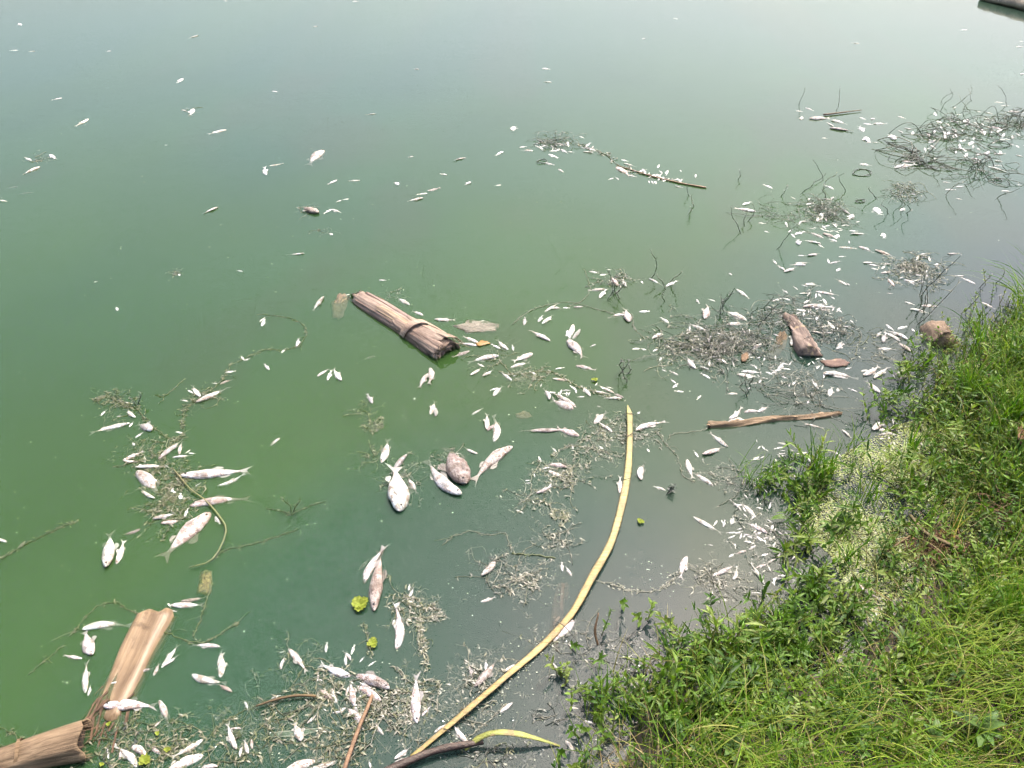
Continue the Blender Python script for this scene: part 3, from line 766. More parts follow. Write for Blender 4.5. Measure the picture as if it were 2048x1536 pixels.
def loft(mb, rings, close_ends=(True, True), tint=(1, 1, 1), open_profile=False):
    n = len(rings[0]); vs = [p for r_ in rings for p in r_]; fs = []
    for i in range(len(rings) - 1):
        for k in range(n - (1 if open_profile else 0)):
            k2 = (k + 1) % n
            fs.append((i * n + k, (i + 1) * n + k, (i + 1) * n + k2, i * n + k2))
    if close_ends[0]: fs.append(tuple(range(n)))
    if close_ends[1]: fs.append(tuple((len(rings) - 1) * n + n - 1 - k for k in range(n)))
    mb.add(vs, fs, tint)

def shell(mb, x0, x1, rad, th0, th1, thick, zc, seg=14, m=9, rag=0.02, seed=0, tint=(1, 1, 1), lift=0.0):
    """a curved strip of leaf sheath wrapped on a stem lying along X"""
    r = random.Random(seed)
    rg0 = [r.uniform(-rag, rag) for _ in range(m)]; rg1 = [r.uniform(-rag, rag) for _ in range(m)]
    out, inn = [], []
    for i in range(seg + 1):
        t = i / seg
        for k in range(m):
            u = k / (m - 1)
            x = (x0 + rg0[k]) * (1 - t) + (x1 + rg1[k]) * t
            th = th0 + (th1 - th0) * (u + 0.05 * math.sin(t * 5 + seed) * (u - .5))
            rr = rad(x) + 0.0025 * math.sin(k * 2.1 + t * 3 + seed) + lift * max(0, t - .7) / .3
            cx = (x, rr * math.cos(th), zc + rr * math.sin(th))
            out.append(cx); inn.append((x, (rr - thick) * math.cos(th), zc + (rr - thick) * math.sin(th)))
    nn = len(out); fs = []
    for i in range(seg):
        for k in range(m - 1):
            a = i * m + k
            fs.append((a, a + 1, a + m + 1, a + m)); fs.append((nn + a, nn + a + m, nn + a + m + 1, nn + a + 1))
    for k in range(m - 1):
        fs.append((k, nn + k, nn + k + 1, k + 1)); a = seg * m + k; fs.append((a, a + 1, nn + a + 1, nn + a))
    for i in range(seg):
        a = i * m; fs.append((a, a + m, nn + a + m, nn + a)); b = a + m - 1; fs.append((b, nn + b, nn + b + m, b + m))
    mb.add(out + inn, fs, tint)

# the banana trunk in the middle
A, B = P(722, 598), P(893, 704)
root, L = frame_empty('banana_trunk', A, B)
zc = -0.014
rad = lambda x: 0.058 + 0.024 * max(0, min(1, x / L)) + 0.004 * math.sin(x * 11)
mb = MB()
rings = []
for i in range(26):
    t = i / 25; x = -0.01 + t * (L + 0.0)
    rr = rad(x) * 0.94
    rings.append([(x + 0.008 * math.sin(k * 3.7), rr * math.cos(2 * math.pi * k / 28) * (1 + .03 * math.sin(3 * k)), zc + rr * math.sin(2 * math.pi * k / 28) * 0.92) for k in range(28)])
loft(mb, rings, (True, True))
mb.build('stem', M['trunk'], root)
for j, q in enumerate((0.93, 0.70, 0.46)):                 # cut end: rings of sheath round a dark patch painted for the hollow's shade
    mb = MB(); rr = rad(L) * q; rg = []
    for xx, qq in ((L - .02, 1.0), (L + .012 - .004 * j, 1.0), (L + .013 - .004 * j, .90), (L - .02, .88)):
        rg.append([(xx + (.009 * math.sin(k * 1.1 + 2 * j) + .005 * math.sin(k * 3.1 + j)) * (xx > L), rr * qq * math.cos(2 * math.pi * k / 24), zc - .004 * j + rr * qq * math.sin(2 * math.pi * k / 24) * .92) for k in range(24)])
    loft(mb, rg, (False, False), (.95, .85, .8)); mb.build('sheath_ring', M['trunk'], root)
mb = MB()  # flat dark patch on the closed end stands in for shade in a hollow
mb.add([(L + .0035, rad(L) * (.62 + .10 * math.sin(k * 2.2)) * math.cos(2 * math.pi * k / 18) - .012, zc - .022 + rad(L) * (.50 + .08 * math.sin(k * 3.1)) * math.sin(2 * math.pi * k / 18)) for k in range(18)], [tuple(range(18))])
mb.build('rot_and_hollow_shade', M['dark'], root)
for j, (x0, x1, t0, t1, tint, lf) in enumerate(((0.0, L * .97, 1.25, 2.6, (1.0, .95, .9), .004), (0.02, L * .72, 0.35, 1.4, (.82, .72, .74), 0), (L * .55, L * 1.02, 0.5, 1.5, (1.1, 1.05, .95), .01), (L * .28, L * .66, 1.7, 2.35, (1.2, 1.15, .9), .006), (0.03, L * .95, 2.45, 3.3, (.75, .66, .62), 0), (L * .5, L * 1.03, 1.9, 2.7, (1.12, 1.02, .95), .005), (.05, L * .9, -.3, .5, (.6, .5, .5), 0))):
    mb = MB(); shell(mb, x0, x1, lambda x: rad(x) + 0.002 + 0.0018 * (j % 3), t0, t1, 0.003, zc, seed=j + 3, tint=tint, lift=lf)
    mb.build('sheath', M['trunk'], root)
mb = MB()                                                  # peeled strap arching over the trunk and off to the far side
sp = []
for i in range(17):
    t = i / 16; th = 2.9 - 2.55 * t
    rr = rad(L * .66) + 0.006 + 0.012 * math.sin(t * math.pi)
    if t < .75: sp.append((L * (.64 + .10 * t), rr * math.cos(th), zc + rr * math.sin(th)))
    else: sp.append((L * (.715 + .9 * (t - .75)), -0.0 + rr * math.cos(th) + .06 * (t - .75), zc + rr * math.sin(th) + .02 * (t - .75)))
mb.ribbon(catmull(sp, 2), 0.022, side=Vector((1, -.15, 0)), tint=(1.35, 1.25, 1.15), fold=.15)
o = mb.build('peeled_strap', M['trunk'], root)
sm = o.modifiers.new('thickness', 'SOLIDIFY'); sm.thickness = 0.004
mb = MB()                                                  # torn dark end and loose fibres
for k in range(26):
    th = rnd.uniform(.2, 3.1); rr = rad(0) * rnd.uniform(.5, 1.0)
    p0 = Vector((rnd.uniform(-.01, .02), rr * math.cos(th), zc + rr * math.sin(th)))
    mb.ribbon(catmull([p0, p0 + Vector((-.03, rnd.uniform(-.01, .01), rnd.uniform(-.012, .006))), p0 + Vector((-rnd.uniform(.04, .08), rnd.uniform(-.025, .025), -rnd.uniform(0, .03)))], 3), rnd.uniform(.002, .006), tint=(1, 1, 1))
mb.build('torn_end', M['dark'], root)['kind'] = 'stuff'
mb = MB()
for k in range(46):
    x = rnd.uniform(0, L * 1.05); s_ = rnd.choice((-1, 1)); th = rnd.uniform(0.0, .9) if s_ > 0 else rnd.uniform(2.3, 3.1)
    if k > 26: x = L + rnd.uniform(-.02, .01); th = rnd.uniform(-.2, 3.2)
    rr = rad(x) + .004
    p0 = Vector((x, rr * math.cos(th), zc + rr * math.sin(th)))
    d = Vector((rnd.uniform(.3, 1), rnd.uniform(-.5, .5), rnd.uniform(-.25, .25))) * rnd.uniform(.02, .09)
    mb.tube(catmull([p0, p0 + d * .5 + Vector((0, 0, .004)), p0 + d], 3), rnd.uniform(.0006, .0016), 4, tint=(1.1, 1, .85))
mb.build('fibre', M['trunk'], root)['kind'] = 'stuff'
tag(root, 'brown rotting banana trunk with peeled strap and hollow cut end, floating mid-pond', 'trunk')

# the tan stem lying just under the surface at lower left
A, B = P(310, 1226), P(205, 1436)
root, L = frame_empty('sunken_banana_trunk', A, B)
mb = MB(); rings = []
for i in range(22):
    t = i / 21; x = t * L
    w = 0.072 - 0.010 * t; top = 0.013 - 0.013 * t
    prof = []
    for k in range(20):
        th = 2 * math.pi * k / 20
        yy, zz = w * math.cos(th), 0.05 * math.sin(th)
        if zz > 0: zz = min(zz, 0.034 + .004 * math.sin(yy * 90)) + (.010 if .025 < yy < .05 else 0)
        zz += 0.07 * yy
        prof.append((x + .012 * math.sin(k * 1.9) * (1 if i in (0, 21) else 0), yy + .003 * math.sin(x * 23 + k), top - 0.034 + zz))
    rings.append(prof)
loft(mb, rings)
mb.build('stem', M['tan'], root)
mb = MB()
for k in range(110):
    x = L * rnd.uniform(.72, 1.12); y = rnd.uniform(-.05, .07); p0 = Vector((x, y, rnd.uniform(-.014, .006)))
    d = Vector((rnd.uniform(.5, 1), rnd.uniform(-.5, .5), rnd.uniform(-.12, .05))) * rnd.uniform(.03, .12)
    mb.ribbon(catmull([p0, p0 + d * .5, p0 + d], 3), rnd.uniform(.001, .0045), tint=(1.9, 1.6, 1.4), fold=.3)
mb.build('rotten_end', M['dark'], root)['kind'] = 'stuff'
tag(root, 'tan sunken banana stem with blackened lower end, lower left', 'stem')

# the dry husk at the bottom left corner
A, B = P(-60, 1545), P(178, 1487)
root, L = frame_empty('dry_husk', A, B)
mb = MB(); out = []
for i in range(20):
    t = i / 19; x = t * L
    w = 0.035 + 0.020 * t ** 1.5; zb = 0.015 + .020 * math.sin(t * 2.2)
    prof = []
    for k in range(22):
        th = -0.5 + (math.pi + 1.0) * k / 21
        rr = w * (1 + .05 * math.sin(k * 1.7 + t * 2) + .02 * math.sin(k * 5.1))
        prof.append((x + (0.007 * math.sin(k * .8) + .003 * math.sin(k * 6.1) if i == 19 else 0), rr * math.cos(th), zb - .02 + rr * .9 * math.sin(th) + (.008 * t * t)))
    out.append(prof)
loft(mb, out, (False, False), open_profile=True)
o = mb.build('shell', M['husk'], root)
sm = o.modifiers.new('thickness', 'SOLIDIFY'); sm.thickness = 0.006
mb = MB()
for k in range(40):
    th = rnd.uniform(-.3, math.pi + .3); rr = rnd.uniform(.046, .056)
    p0 = Vector((L - .02, rr * math.cos(th), .01 + rr * .9 * math.sin(th)))
    d = Vector((rnd.uniform(.02, .042), rnd.uniform(-.006, .006), rnd.uniform(-.008, .004)))
    mb.tube([p0, p0 + d * .6, p0 + d], [.0010, .0008, .0003], 4)
mb.build('frayed_fibre', M['husk'], root)['kind'] = 'stuff'
mb = MB()
mb.ribbon(catmull([(L * .42, .055, .0), (L * .43, .04, .045), (L * .46, .0, .066), (L * .45, -.03, .05), (L * .40, -.05, .01)], 5), .005, side=Vector((1, 0, 0)), tint=(1.15, 1.1, 1.0))
mb.build('tie', M['husk'], root)
mb = MB()  # solid dark tube added in place of the shade inside the hollow husk
mb.tube([(L * .2, 0, .002), (L * .95, 0, .004)], [.03, .046], 14)
mb.build('hollow_shade', M['dark'], root)
tag(root, 'dry brown fibrous husk with frayed end in bottom left corner', 'husk')

def simple_log(name, pa, pb, ra, rb, zc_, label, cat, mat='log', hollow=True, bump=.006, seed=1, tint=(1, 1, 1), flat=.8):
    A, B = P(*pa), P(*pb)
    root, L = frame_empty(name, A, B)
    r = random.Random(seed)
    ph = [r.uniform(0, 6) for _ in range(6)]
    mb = MB(); rings = []
    N = 18
    for i in range(N + 1):
        t = i / N; x = t * L; rr = ra + (rb - ra) * t
        rings.append([(x + (r.uniform(-.012, .012) if i in (0, N) else 0), rr * math.cos(2 * math.pi * k / 20) * (1 + .10 * math.sin(3 * 2 * math.pi * k / 20 + ph[0] + t * 2)) + bump * math.sin(x * 17 + ph[1]),
                       zc_ + flat * rr * math.sin(2 * math.pi * k / 20) * (1 + .12 * math.sin(2 * 2 * math.pi * k / 20 + ph[2] + t * 3)) + bump * math.sin(x * 23 + ph[3] + k) + r.uniform(-.35, .35) * bump) for k in range(20)])
    loft(mb, rings, (True, not hollow), tint)
    mb.build('stem', M[mat], root)
    if hollow:
        mb = MB(); rg = []
        for xx, q in ((L + .0, .96), (L + .003, .84), (L - .04, .72), (L - .10, .6)):
            rg.append([(xx + r.uniform(-.004, .004), rb * q * math.cos(2 * math.pi * k / 18), zc_ + flat * rb * q * math.sin(2 * math.pi * k / 18)) for k in range(18)])
        loft(mb, rg, (False, True)); mb.build('hollow_end', M['dark'], root)
    for k in range(7):
        mb = MB()
        x = r.uniform(0, L); th = r.uniform(.3, 2.8); rr = (ra + (rb - ra) * x / L)
        p0 = Vector((x, rr * math.cos(th), zc_ + flat * rr * math.sin(th) + .002))
        d = Vector((r.uniform(.4, 1), r.uniform(-.3, .3), r.uniform(-.05, .10))) * r.uniform(.02, .06)
        mb.ribbon([p0, p0 + d * .5 + Vector((0, 0, .003)), p0 + d], [.004, .005, .001], tint=tuple(1.25 * v for v in tint))
        mb.build('bark_flake', M[mat], root)
    tag(root, label, cat)
    return root

simple_log('leaning_log', (1578, 634), (1620, 712), .030, .062, .002, 'grey brown log with sandy lower end among weeds at right', 'log', hollow=False, bump=.010, seed=2, tint=(.85, .86, .86))
simple_log('mossy_stump', (1872, 662), (1884, 692), .060, .066, .006, 'short knobbly brown stump standing out of the water by the bank grass', 'stump', hollow=False, bump=.017, seed=5, tint=(.95, .92, .78), flat=1.0)
simple_log('hollow_stalk', (1680, 828), (1418, 852), .012, .019, .000, 'long straight tan hollow stalk lying in front of the bank', 'stalk', mat='husk', seed=8, tint=(1.2, 1.25, 1.3))
simple_log('drift_board', (1968, 0), (2080, 26), .10, .12, .06, 'weathered grey wooden beam at the top right corner', 'driftwood', mat='bark', hollow=False, seed=9, tint=(1.5, 1.45, 1.4))
simple_log('sunken_branch', (1128, 1160), (1105, 1300), .020, .026, -.030, 'dim brown sunken branch left of the yellow stalk', 'branch', hollow=False, seed=11, tint=(.9, .8, .7))

def flat_piece(name, outline_px, z, thick, mat, label, cat, tint=(1, 1, 1), dome=.002, vein=False):
    pts = [P(x, y) for x, y in outline_px]
    c = sum(pts, Vector()) / len(pts)
    ring = [p - c for p in catmull(pts + [pts[0]], 4)[:-1]]
    # local X along the longest extent
    best = max(ring, key=lambda p: p.length); rz = math.atan2(best.y, best.x)
    rot = Matrix.Rotation(-rz, 4, 'Z')
    mb = MB(); vs = [(0, 0, dome)]; n = len(ring)
    for q in (.35, .7, 1.0):
        for k, p in enumerate(ring):
            p2 = rot @ p
            j = 1 + (.09 * math.sin(k * 2.3) + .07 * math.sin(k * 5.1) if q == 1.0 else 0)
            vs.append((p2.x * q * j, p2.y * q * j, dome * (1 - q * q) + .0015 * math.sin(k * 1.7 + q * 9)))
    fs = [(0, 1 + k, 1 + (k + 1) % n) for k in range(n)]
    for q in range(2):
        fs += [(1 + q * n + k, 1 + (q + 1) * n + k, 1 + (q + 1) * n + (k + 1) % n, 1 + q * n + (k + 1) % n) for k in range(n)]
    mb.add(vs, fs, tint)
    o = mb.build(name, M[mat])
    o.location = (c.x, c.y, z); o.rotation_euler = (R(rnd.uniform(-2, 2)), R(rnd.uniform(-2, 2)), rz)
    sm = o.modifiers.new('thickness', 'SOLIDIFY'); sm.thickness = thick
    tag(o, label, cat)
    if vein:
        mb = MB(); mb.tube([(-best.length * .9, 0, dome * .3), (0, 0, dome + .001), (best.length * .9, 0, dome * .3)], .0012, 5, tint=tuple(1.3 * v for v in tint))
        mb.build('midrib', M[mat], o)
    return o

flat_piece('bark_sheet', [(905, 652), (945, 640), (990, 645), (998, 656), (975, 663), (935, 664)], -.004, .004, 'bark', 'flat dark bark sheet beside the banana trunk, right side', 'bark')
flat_piece('floating_leaf', [(663, 605), (680, 588), (697, 592), (692, 615), (680, 635), (666, 630)], -.005, .002, 'bark', 'mottled brown leaf floating left of the banana trunk', 'leaf', tint=(.9, .72, .55), vein=True)
flat_piece('bark_strip', [(393, 1185), (402, 1145), (420, 1140), (424, 1165), (416, 1190)], -.006, .005, 'bark', 'olive brown strip of bark floating above the tan stem', 'bark', tint=(.8, .8, .35))
flat_piece('fallen_leaf', [(1482, 712), (1492, 706), (1497, 714), (1490, 725), (1482, 722)], .006, .001, 'straw', 'small tan leaf stuck in the tangled weed bed', 'leaf', tint=(.6, .48, .36), vein=True)
flat_piece('bark_plate', [(1640, 722), (1680, 719), (1695, 724), (1692, 733), (1655, 734)], .000, .005, 'log', 'flat reddish brown bark plate beside the leaning log', 'bark', tint=(.75, .66, .64))
flat_piece('sunken_leaf', [(1030, 826), (1050, 820), (1063, 828), (1055, 835), (1035, 834)], -.007, .002, 'bark', 'small brown leaf floating above the carp pair', 'leaf', tint=(1.0, .85, .65))
flat_piece('yellow_leaf', [(952, 688), (965, 683), (980, 687), (968, 692), (955, 693)], .005, .001, 'stalk', 'small orange yellow leaf by the broken trunk end', 'leaf', tint=(.7, .42, .2))
flat_piece('sheath_scrap', [(1535, 705), (1560, 665), (1575, 668), (1570, 695), (1545, 716)], -.006, .004, 'husk', 'brown sheath scrap half sunk left of the leaning log', 'sheath', tint=(.6, .6, .55))

def stalk(name, path_px, widths, z, mat, label, cat, tints, flat=.35, zs=None, nseg=6, spikes=0, dip=0.0):
    pts = [P(x, y, z) for x, y in path_px]
    if zs: pts = [P(p_[0], p_[1], zz) for p_, zz in zip(path_px, zs)]
    c0 = pts[0].copy()
    path = [p - c0 for p in catmull(pts, nseg)]
    n = len(path); m = 10
    vs, cs, fs = [], [], []
    for i, p in enumerate(path):
        t = (path[min(i + 1, n - 1)] - path[max(i - 1, 0)]).normalized()
        s_ = t.cross(Vector((0, 0, 1))).normalized()
        u = i / (n - 1)
        w = np.interp(u, [q for q, _ in widths], [v for _, v in widths])
        w *= 1 + .04 * math.sin(i * 1.3) + .06 * math.sin(i * .37 + 1)
        tint = tuple(float(np.interp(u, [q for q, _ in tints], [v[j] for _, v in tints])) for j in range(3))
        for k in range(m):
            th = 2 * math.pi * k / m
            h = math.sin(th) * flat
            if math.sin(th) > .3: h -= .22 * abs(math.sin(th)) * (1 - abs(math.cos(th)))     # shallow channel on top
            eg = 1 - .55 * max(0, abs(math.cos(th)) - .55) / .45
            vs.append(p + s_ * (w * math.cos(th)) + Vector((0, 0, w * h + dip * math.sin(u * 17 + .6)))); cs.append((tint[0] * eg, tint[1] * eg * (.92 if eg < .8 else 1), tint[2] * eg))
    for i in range(n - 1):
        for k in range(m):
            fs.append((i * m + k, i * m + (k + 1) % m, (i + 1) * m + (k + 1) % m, (i + 1) * m + k))
    fs.append(tuple(range(m - 1, -1, -1))); fs.append(tuple((n - 1) * m + k for k in range(m)))
    mb = MB(); mb.add(vs, fs, cs)
    o = mb.build(name, M[mat]); o.location = c0
    tag(o, label, cat)
    if spikes:
        mb = MB()
        for k in range(spikes):
            i = rnd.randrange(1, n - 1); t = (path[i + 1] - path[i - 1]).normalized(); s_ = t.cross(Vector((0, 0, 1))).normalized() * rnd.choice((-1, 1))
            p0 = path[i] + s_ * .010
            mb.tube([p0, p0 + s_ * rnd.uniform(.004, .012) + t * rnd.uniform(-.006, .006) + Vector((0, 0, .002))], [.0008, .0004], 4, tint=(.35, .3, .2))
        mb.build('root_hairs', M['straw'], o)['kind'] = 'stuff'
    return o

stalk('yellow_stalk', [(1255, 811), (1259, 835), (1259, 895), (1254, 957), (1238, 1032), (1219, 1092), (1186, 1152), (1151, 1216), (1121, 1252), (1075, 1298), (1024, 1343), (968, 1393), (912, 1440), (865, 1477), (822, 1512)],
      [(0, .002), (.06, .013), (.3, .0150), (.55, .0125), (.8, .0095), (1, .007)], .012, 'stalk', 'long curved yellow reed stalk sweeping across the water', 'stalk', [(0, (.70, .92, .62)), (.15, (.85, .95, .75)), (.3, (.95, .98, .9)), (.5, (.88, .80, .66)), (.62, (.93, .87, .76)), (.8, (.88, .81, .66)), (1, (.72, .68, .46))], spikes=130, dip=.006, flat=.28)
for j_, (pa_, pb_, pc_) in enumerate((((1232, 838), (1259, 826), (1290, 842)), ((1240, 885), (1262, 868), (1300, 850)), ((1225, 962), (1254, 958), (1275, 948)), ((1105, 1240), (1128, 1252), (1160, 1290)), ((880, 1455), (898, 1462), (905, 1480)))):
    stalk('weed_thread', [pa_, pb_, pc_], [(0, .0008), (.5, .0016), (1, .0007)], .02, 'weed', ('dark thread of weed across the yellow stalk tip', 'dark weed thread below the stalk tip', 'dark weed thread across the upper stalk', 'dark weed thread where the stalk bends', 'dark weed thread across the lower stalk')[j_], 'weed', [(0, (.03, .03, .02)), (1, (.03, .03, .02))], flat=1.0, zs=[.002, .024, .002])
stalk('green_reed', [(930, 1500), (955, 1478), (985, 1466), (1024, 1466), (1070, 1476), (1120, 1492)], [(0, .004), (.2, .010), (.7, .009), (1, .003)], .02, 'stalk', 'short arched yellow green reed above the dark stick', 'reed', [(0, (.75, .95, .5)), (1, (.62, .85, .45))], zs=[.01, .03, .05, .05, .03, .0])
stalk('dark_stick', [(740, 1560), (800, 1530), (862, 1504), (912, 1492), (967, 1484)], [(0, .013), (.8, .010), (1, .007)], .02, 'bark', 'smooth dark brown stick at the bottom edge', 'stick', [(0, (.45, .36, .38)), (1, (.5, .4, .42))], flat=1.0)
stalk('straw', [(746, 1386), (735, 1415), (722, 1445), (705, 1490), (688, 1540)], [(0, .003), (.1, .006), (1, .0065)], .03, 'straw', 'straight reddish brown straw leaning at the bottom among fish', 'straw', [(0, (.80, .68, .58)), (1, (.9, .75, .66))], flat=.7, zs=[.006, .02, .03, .045, .06])
stalk('weed_stick', [(1233, 330), (1300, 351), (1362, 366), (1412, 375)], [(0, .003), (.3, .006), (1, .008)], .006, 'straw', 'thin pale stick lined with fish far out', 'stick', [(0, (.8, .75, .7)), (1, (1.1, 1.0, .9))], flat=.8)
stalk('bent_twig', [(1648, 229), (1690, 224), (1723, 220)], [(0, .010), (1, .004)], .012, 'straw', 'thin brown twig lying flat at upper right', 'twig', [(0, (.5, .45, .4)), (1, (.6, .55, .5))], flat=.8)
stalk('brown_stem', [(512, 1412), (555, 1398), (595, 1391), (632, 1392)], [(0, .003), (.5, .005), (1, .004)], .012, 'straw', 'dark brown stem crossing the bottom weed left of the straw', 'stem', [(0, (.45, .42, .3)), (1, (.5, .45, .3))], flat=.9)
stalk('branching_stem', [(347, 938), (380, 977), (408, 998), (437, 1030), (452, 1063), (425, 1118), (378, 1135)], [(0, .002), (.5, .0035), (1, .002)], .012, 'weed', 'thin angular olive stem lying over the big fish at left', 'stem', [(0, (.20, .17, .07)), (1, (.17, .17, .07))], flat=.9, nseg=3)
stalk('dry_reed', [(1196, 1290), (1190, 1262), (1197, 1226)], [(0, .004), (.6, .0045), (1, .002)], .01, 'straw', 'short upright brown reed right of the yellow stalk', 'reed', [(0, (.7, .6, .5)), (1, (.9, .75, .6))], flat=.8, zs=[0, .05, .10])
stalk('leaf_blade', [(540, 1140 + 330), (600, 1465), (660, 1455)], [(0, .008), (.5, .012), (1, .003)], .0, 'weed', 'pale flat grass blade under the surface at the bottom', 'blade', [(0, (.20, .25, .16)), (1, (.2, .25, .16))], flat=.1)

# ------------------------------------------------------------------ water lettuce
def lettuce(px, py, size_px, label, n=9):
    c = P(px, py); S = (P(px + size_px, py) - c).length
    root = empty('water_lettuce', (c.x, c.y, 0.0), rnd.uniform(0, 6))
    for k in range(n):
        a = k * 2.4; ring = k / n
        ln = S * (1.05 - .45 * ring); w = ln * .48; lift = .25 + .75 * ring
        mb = MB(); vs, fs, cs = [], [], []
        for i in range(6):
            t = i / 5
            ww = w * (.28 + .95 * math.sin(min(1, t * 1.0) * 2.2) ** .8) * (1 if i < 5 else .8)
            for j in range(7):
                u = j / 6 - .5
                vs.append((t * ln * (1 - .12 * abs(u) * (i == 5) * 4) * math.cos(lift * .8), u * ww * 1.4, .006 + t * ln * math.sin(lift * .8) * .55 + abs(u) * ww * .35 + .03 * ln * math.sin(j * 3.0) * t))
                cs.append((.20 + .06 * t, .25 + .04 * t, .025 + .02 * t))
        for i in range(5):
            for j in range(6):
                fs.append((i * 7 + j, i * 7 + j + 1, (i + 1) * 7 + j + 1, (i + 1) * 7 + j))
        mb.add(vs, fs, cs)
        o = mb.build('leaf', M['lettuce'], root); o.rotation_euler = (0, 0, a)
    mb = MB()
    for k in range(14):
        d = Vector((rnd.uniform(-1, 1), rnd.uniform(-1, 1), 0)) * S * .5
        mb.tube([(0, 0, 0), (d.x * .4, d.y * .4, -.006), (d.x, d.y, -.02)], [.001, .0008, .0004], 4, tint=(.2, .16, .08))
    mb.build('roots', M['weed'], root)
    tag(root, label, 'water plant', 'water lettuce rosettes')
lettuce(721, 1211, 21, 'bright yellow green water lettuce under the twin brown fish', 11)
lettuce(745, 1288, 14, 'smaller weed-covered water lettuce below the bright one', 8)
lettuce(290, 1522, 15, 'yellow green water lettuce at the bottom edge right of husk', 9)
lettuce(316, 1469, 6, 'tiny water lettuce right of the rotten stem end', 6)
lettuce(218, 1450, 6, 'tiny water lettuce against the rotten stem end', 6)
lettuce(335, 1502, 8, 'small pale water lettuce at bottom between fish and weed', 6)
lettuce(204, 1531, 6, 'tiny water lettuce at the bottom edge beside the husk', 5)
lettuce(1280, 1045, 9, 'small pale green rosette right of the yellow stalk', 6)
lettuce(1189, 762, 8, 'little yellow green leaf rosette above the stalk tip', 5)

# ------------------------------------------------------------------ pond weed
OLIVE = [(.075, .085, .03), (.105, .105, .045), (.14, .13, .075), (.055, .07, .022), (.18, .165, .11)]
PALE = [(.17, .16, .115), (.115, .11, .07), (.23, .215, .17), (.08, .08, .045), (.05, .055, .03)]
DARK = [(.022, .027, .020), (.036, .042, .030), (.06, .062, .042), (.03, .038, .024), (.11, .105, .08)]
MIXED = DARK[:3] + PALE[:4]
def vary(c, r=rnd):
    q = r.uniform(.7, 1.3); return tuple(v * q for v in c)

def leaflets(mb, p, n, ln, pal, r, up=.25):
    for _ in range(n):
        a = r.uniform(0, 2 * math.pi); l = ln * r.uniform(.5, 1.3)
        d = Vector((math.cos(a), math.sin(a), r.uniform(-.4, up))) * l
        e = p + d
        mb.ribbon([p, p + d * .5 + Vector((0, 0, l * .12)), e], [l * .09 + .0004, l * .12 + .0004, .0002], tint=vary(r.choice(pal), r))

def weed_strand(path_px, label, pal=OLIVE, fuzz=.014, dens=120, rad_=.0013, seed=0, side=0.0, cover=1.0):
    r = random.Random(seed)
    pts = catmull([P(x, y, .001) for x, y in path_px], 8)
    c = pts[len(pts) // 2].copy(); c.z = 0
    root = empty('pond_weed', c)
    mb = MB()
    wob = [p - c + Vector((r.gauss(0, .0025), r.gauss(0, .0025), r.uniform(-.002, .004))) for p in pts]
    mb.tube(wob, rad_, 5, tint=vary(pal[0], r))
    L_ = sum((wob[i + 1] - wob[i]).length for i in range(len(wob) - 1))
    for k in range(int(L_ * 7) + 1):                       # side shoots
        i = r.randrange(len(wob)); a = r.uniform(0, 6.28); l = r.uniform(.02, .07)
        q = [wob[i]]
        for _ in range(4):
            a += r.gauss(0, .6); q.append(q[-1] + Vector((math.cos(a) * l / 4, math.sin(a) * l / 4, r.uniform(-.002, .002))))
        mb.tube(catmull(q, 2), rad_ * .6, 4, tint=vary(r.choice(pal), r))
    mb.build('stem', M['weed'], root)
    mb = MB()
    for k in range(int(L_ * dens * cover)):
        i = r.random() * (len(wob) - 1); j = int(i); p = wob[j].lerp(wob[min(j + 1, len(wob) - 1)], i - j)
        clump = .5 + .5 * math.sin(i * .9 + seed)
        if r.random() > .35 + .65 * clump: continue
        p = p + Vector((r.gauss(0, fuzz * .5), r.gauss(0, fuzz * .5), r.uniform(-.003, .003)))
        leaflets(mb, p, 3, fuzz * .7, pal, r)
    o = mb.build('leaves', M['weed'], root); o['kind'] = 'stuff'
    tag(root, label, 'pond weed', 'strands of pond weed')
    return root

def weed_mat(cx, cy, rx, ry, label, pal=OLIVE, n=40, ln=(.04, .14), leaf=.015, seed=0, arch=.004, rad_=.0011, rot=0.0, leafn=6):
    r = random.Random(seed * 13 + 5)
    c = P(cx, cy); c.z = 0
    root = empty('weed_mat', c)
    ms, ml = MB(), MB()
    for k in range(n):
        a, q = r.uniform(0, 6.28), math.sqrt(r.random()) * r.choice((1, 1, .6))
        u, v = q * math.cos(a) * rx, q * math.sin(a) * ry
        p = P(cx + u * math.cos(rot) - v * math.sin(rot), cy + u * math.sin(rot) + v * math.cos(rot), r.uniform(-.014, .003) if arch < .02 else r.uniform(-.006, .003)) - c
        h = r.uniform(0, 6.28); l = r.uniform(*ln); st = 7
        qs = [p]; curv = r.gauss(0, .20); am = r.random() ** 2 * arch
        for s_ in range(st):
            h += curv + r.gauss(0, .18) + (r.choice((-.9, .9)) if r.random() < .15 else 0)
            z = r.uniform(-.001, .002) + am * math.sin(math.pi * (s_ + 1) / st)
            qs.append(Vector((qs[-1].x + math.cos(h) * l / st, qs[-1].y + math.sin(h) * l / st, p.z + z)))
        ms.tube(qs, rad_ * r.uniform(.6, 1.3), 4, tint=vary(r.choice(pal), r))
        for _ in range((leafn + 1) // 2):
            t = r.choice(qs)
            leaflets(ml, t + Vector((r.gauss(0, .004), r.gauss(0, .004), 0)), 2, leaf, pal, r)
    o = ms.build('stems', M['weed'], root); o['kind'] = 'stuff'
    if leafn:
        o = ml.build('leaves', M['weed'], root); o['kind'] = 'stuff'
    tag(root, label, 'pond weed', 'mats of pond weed')
    return root

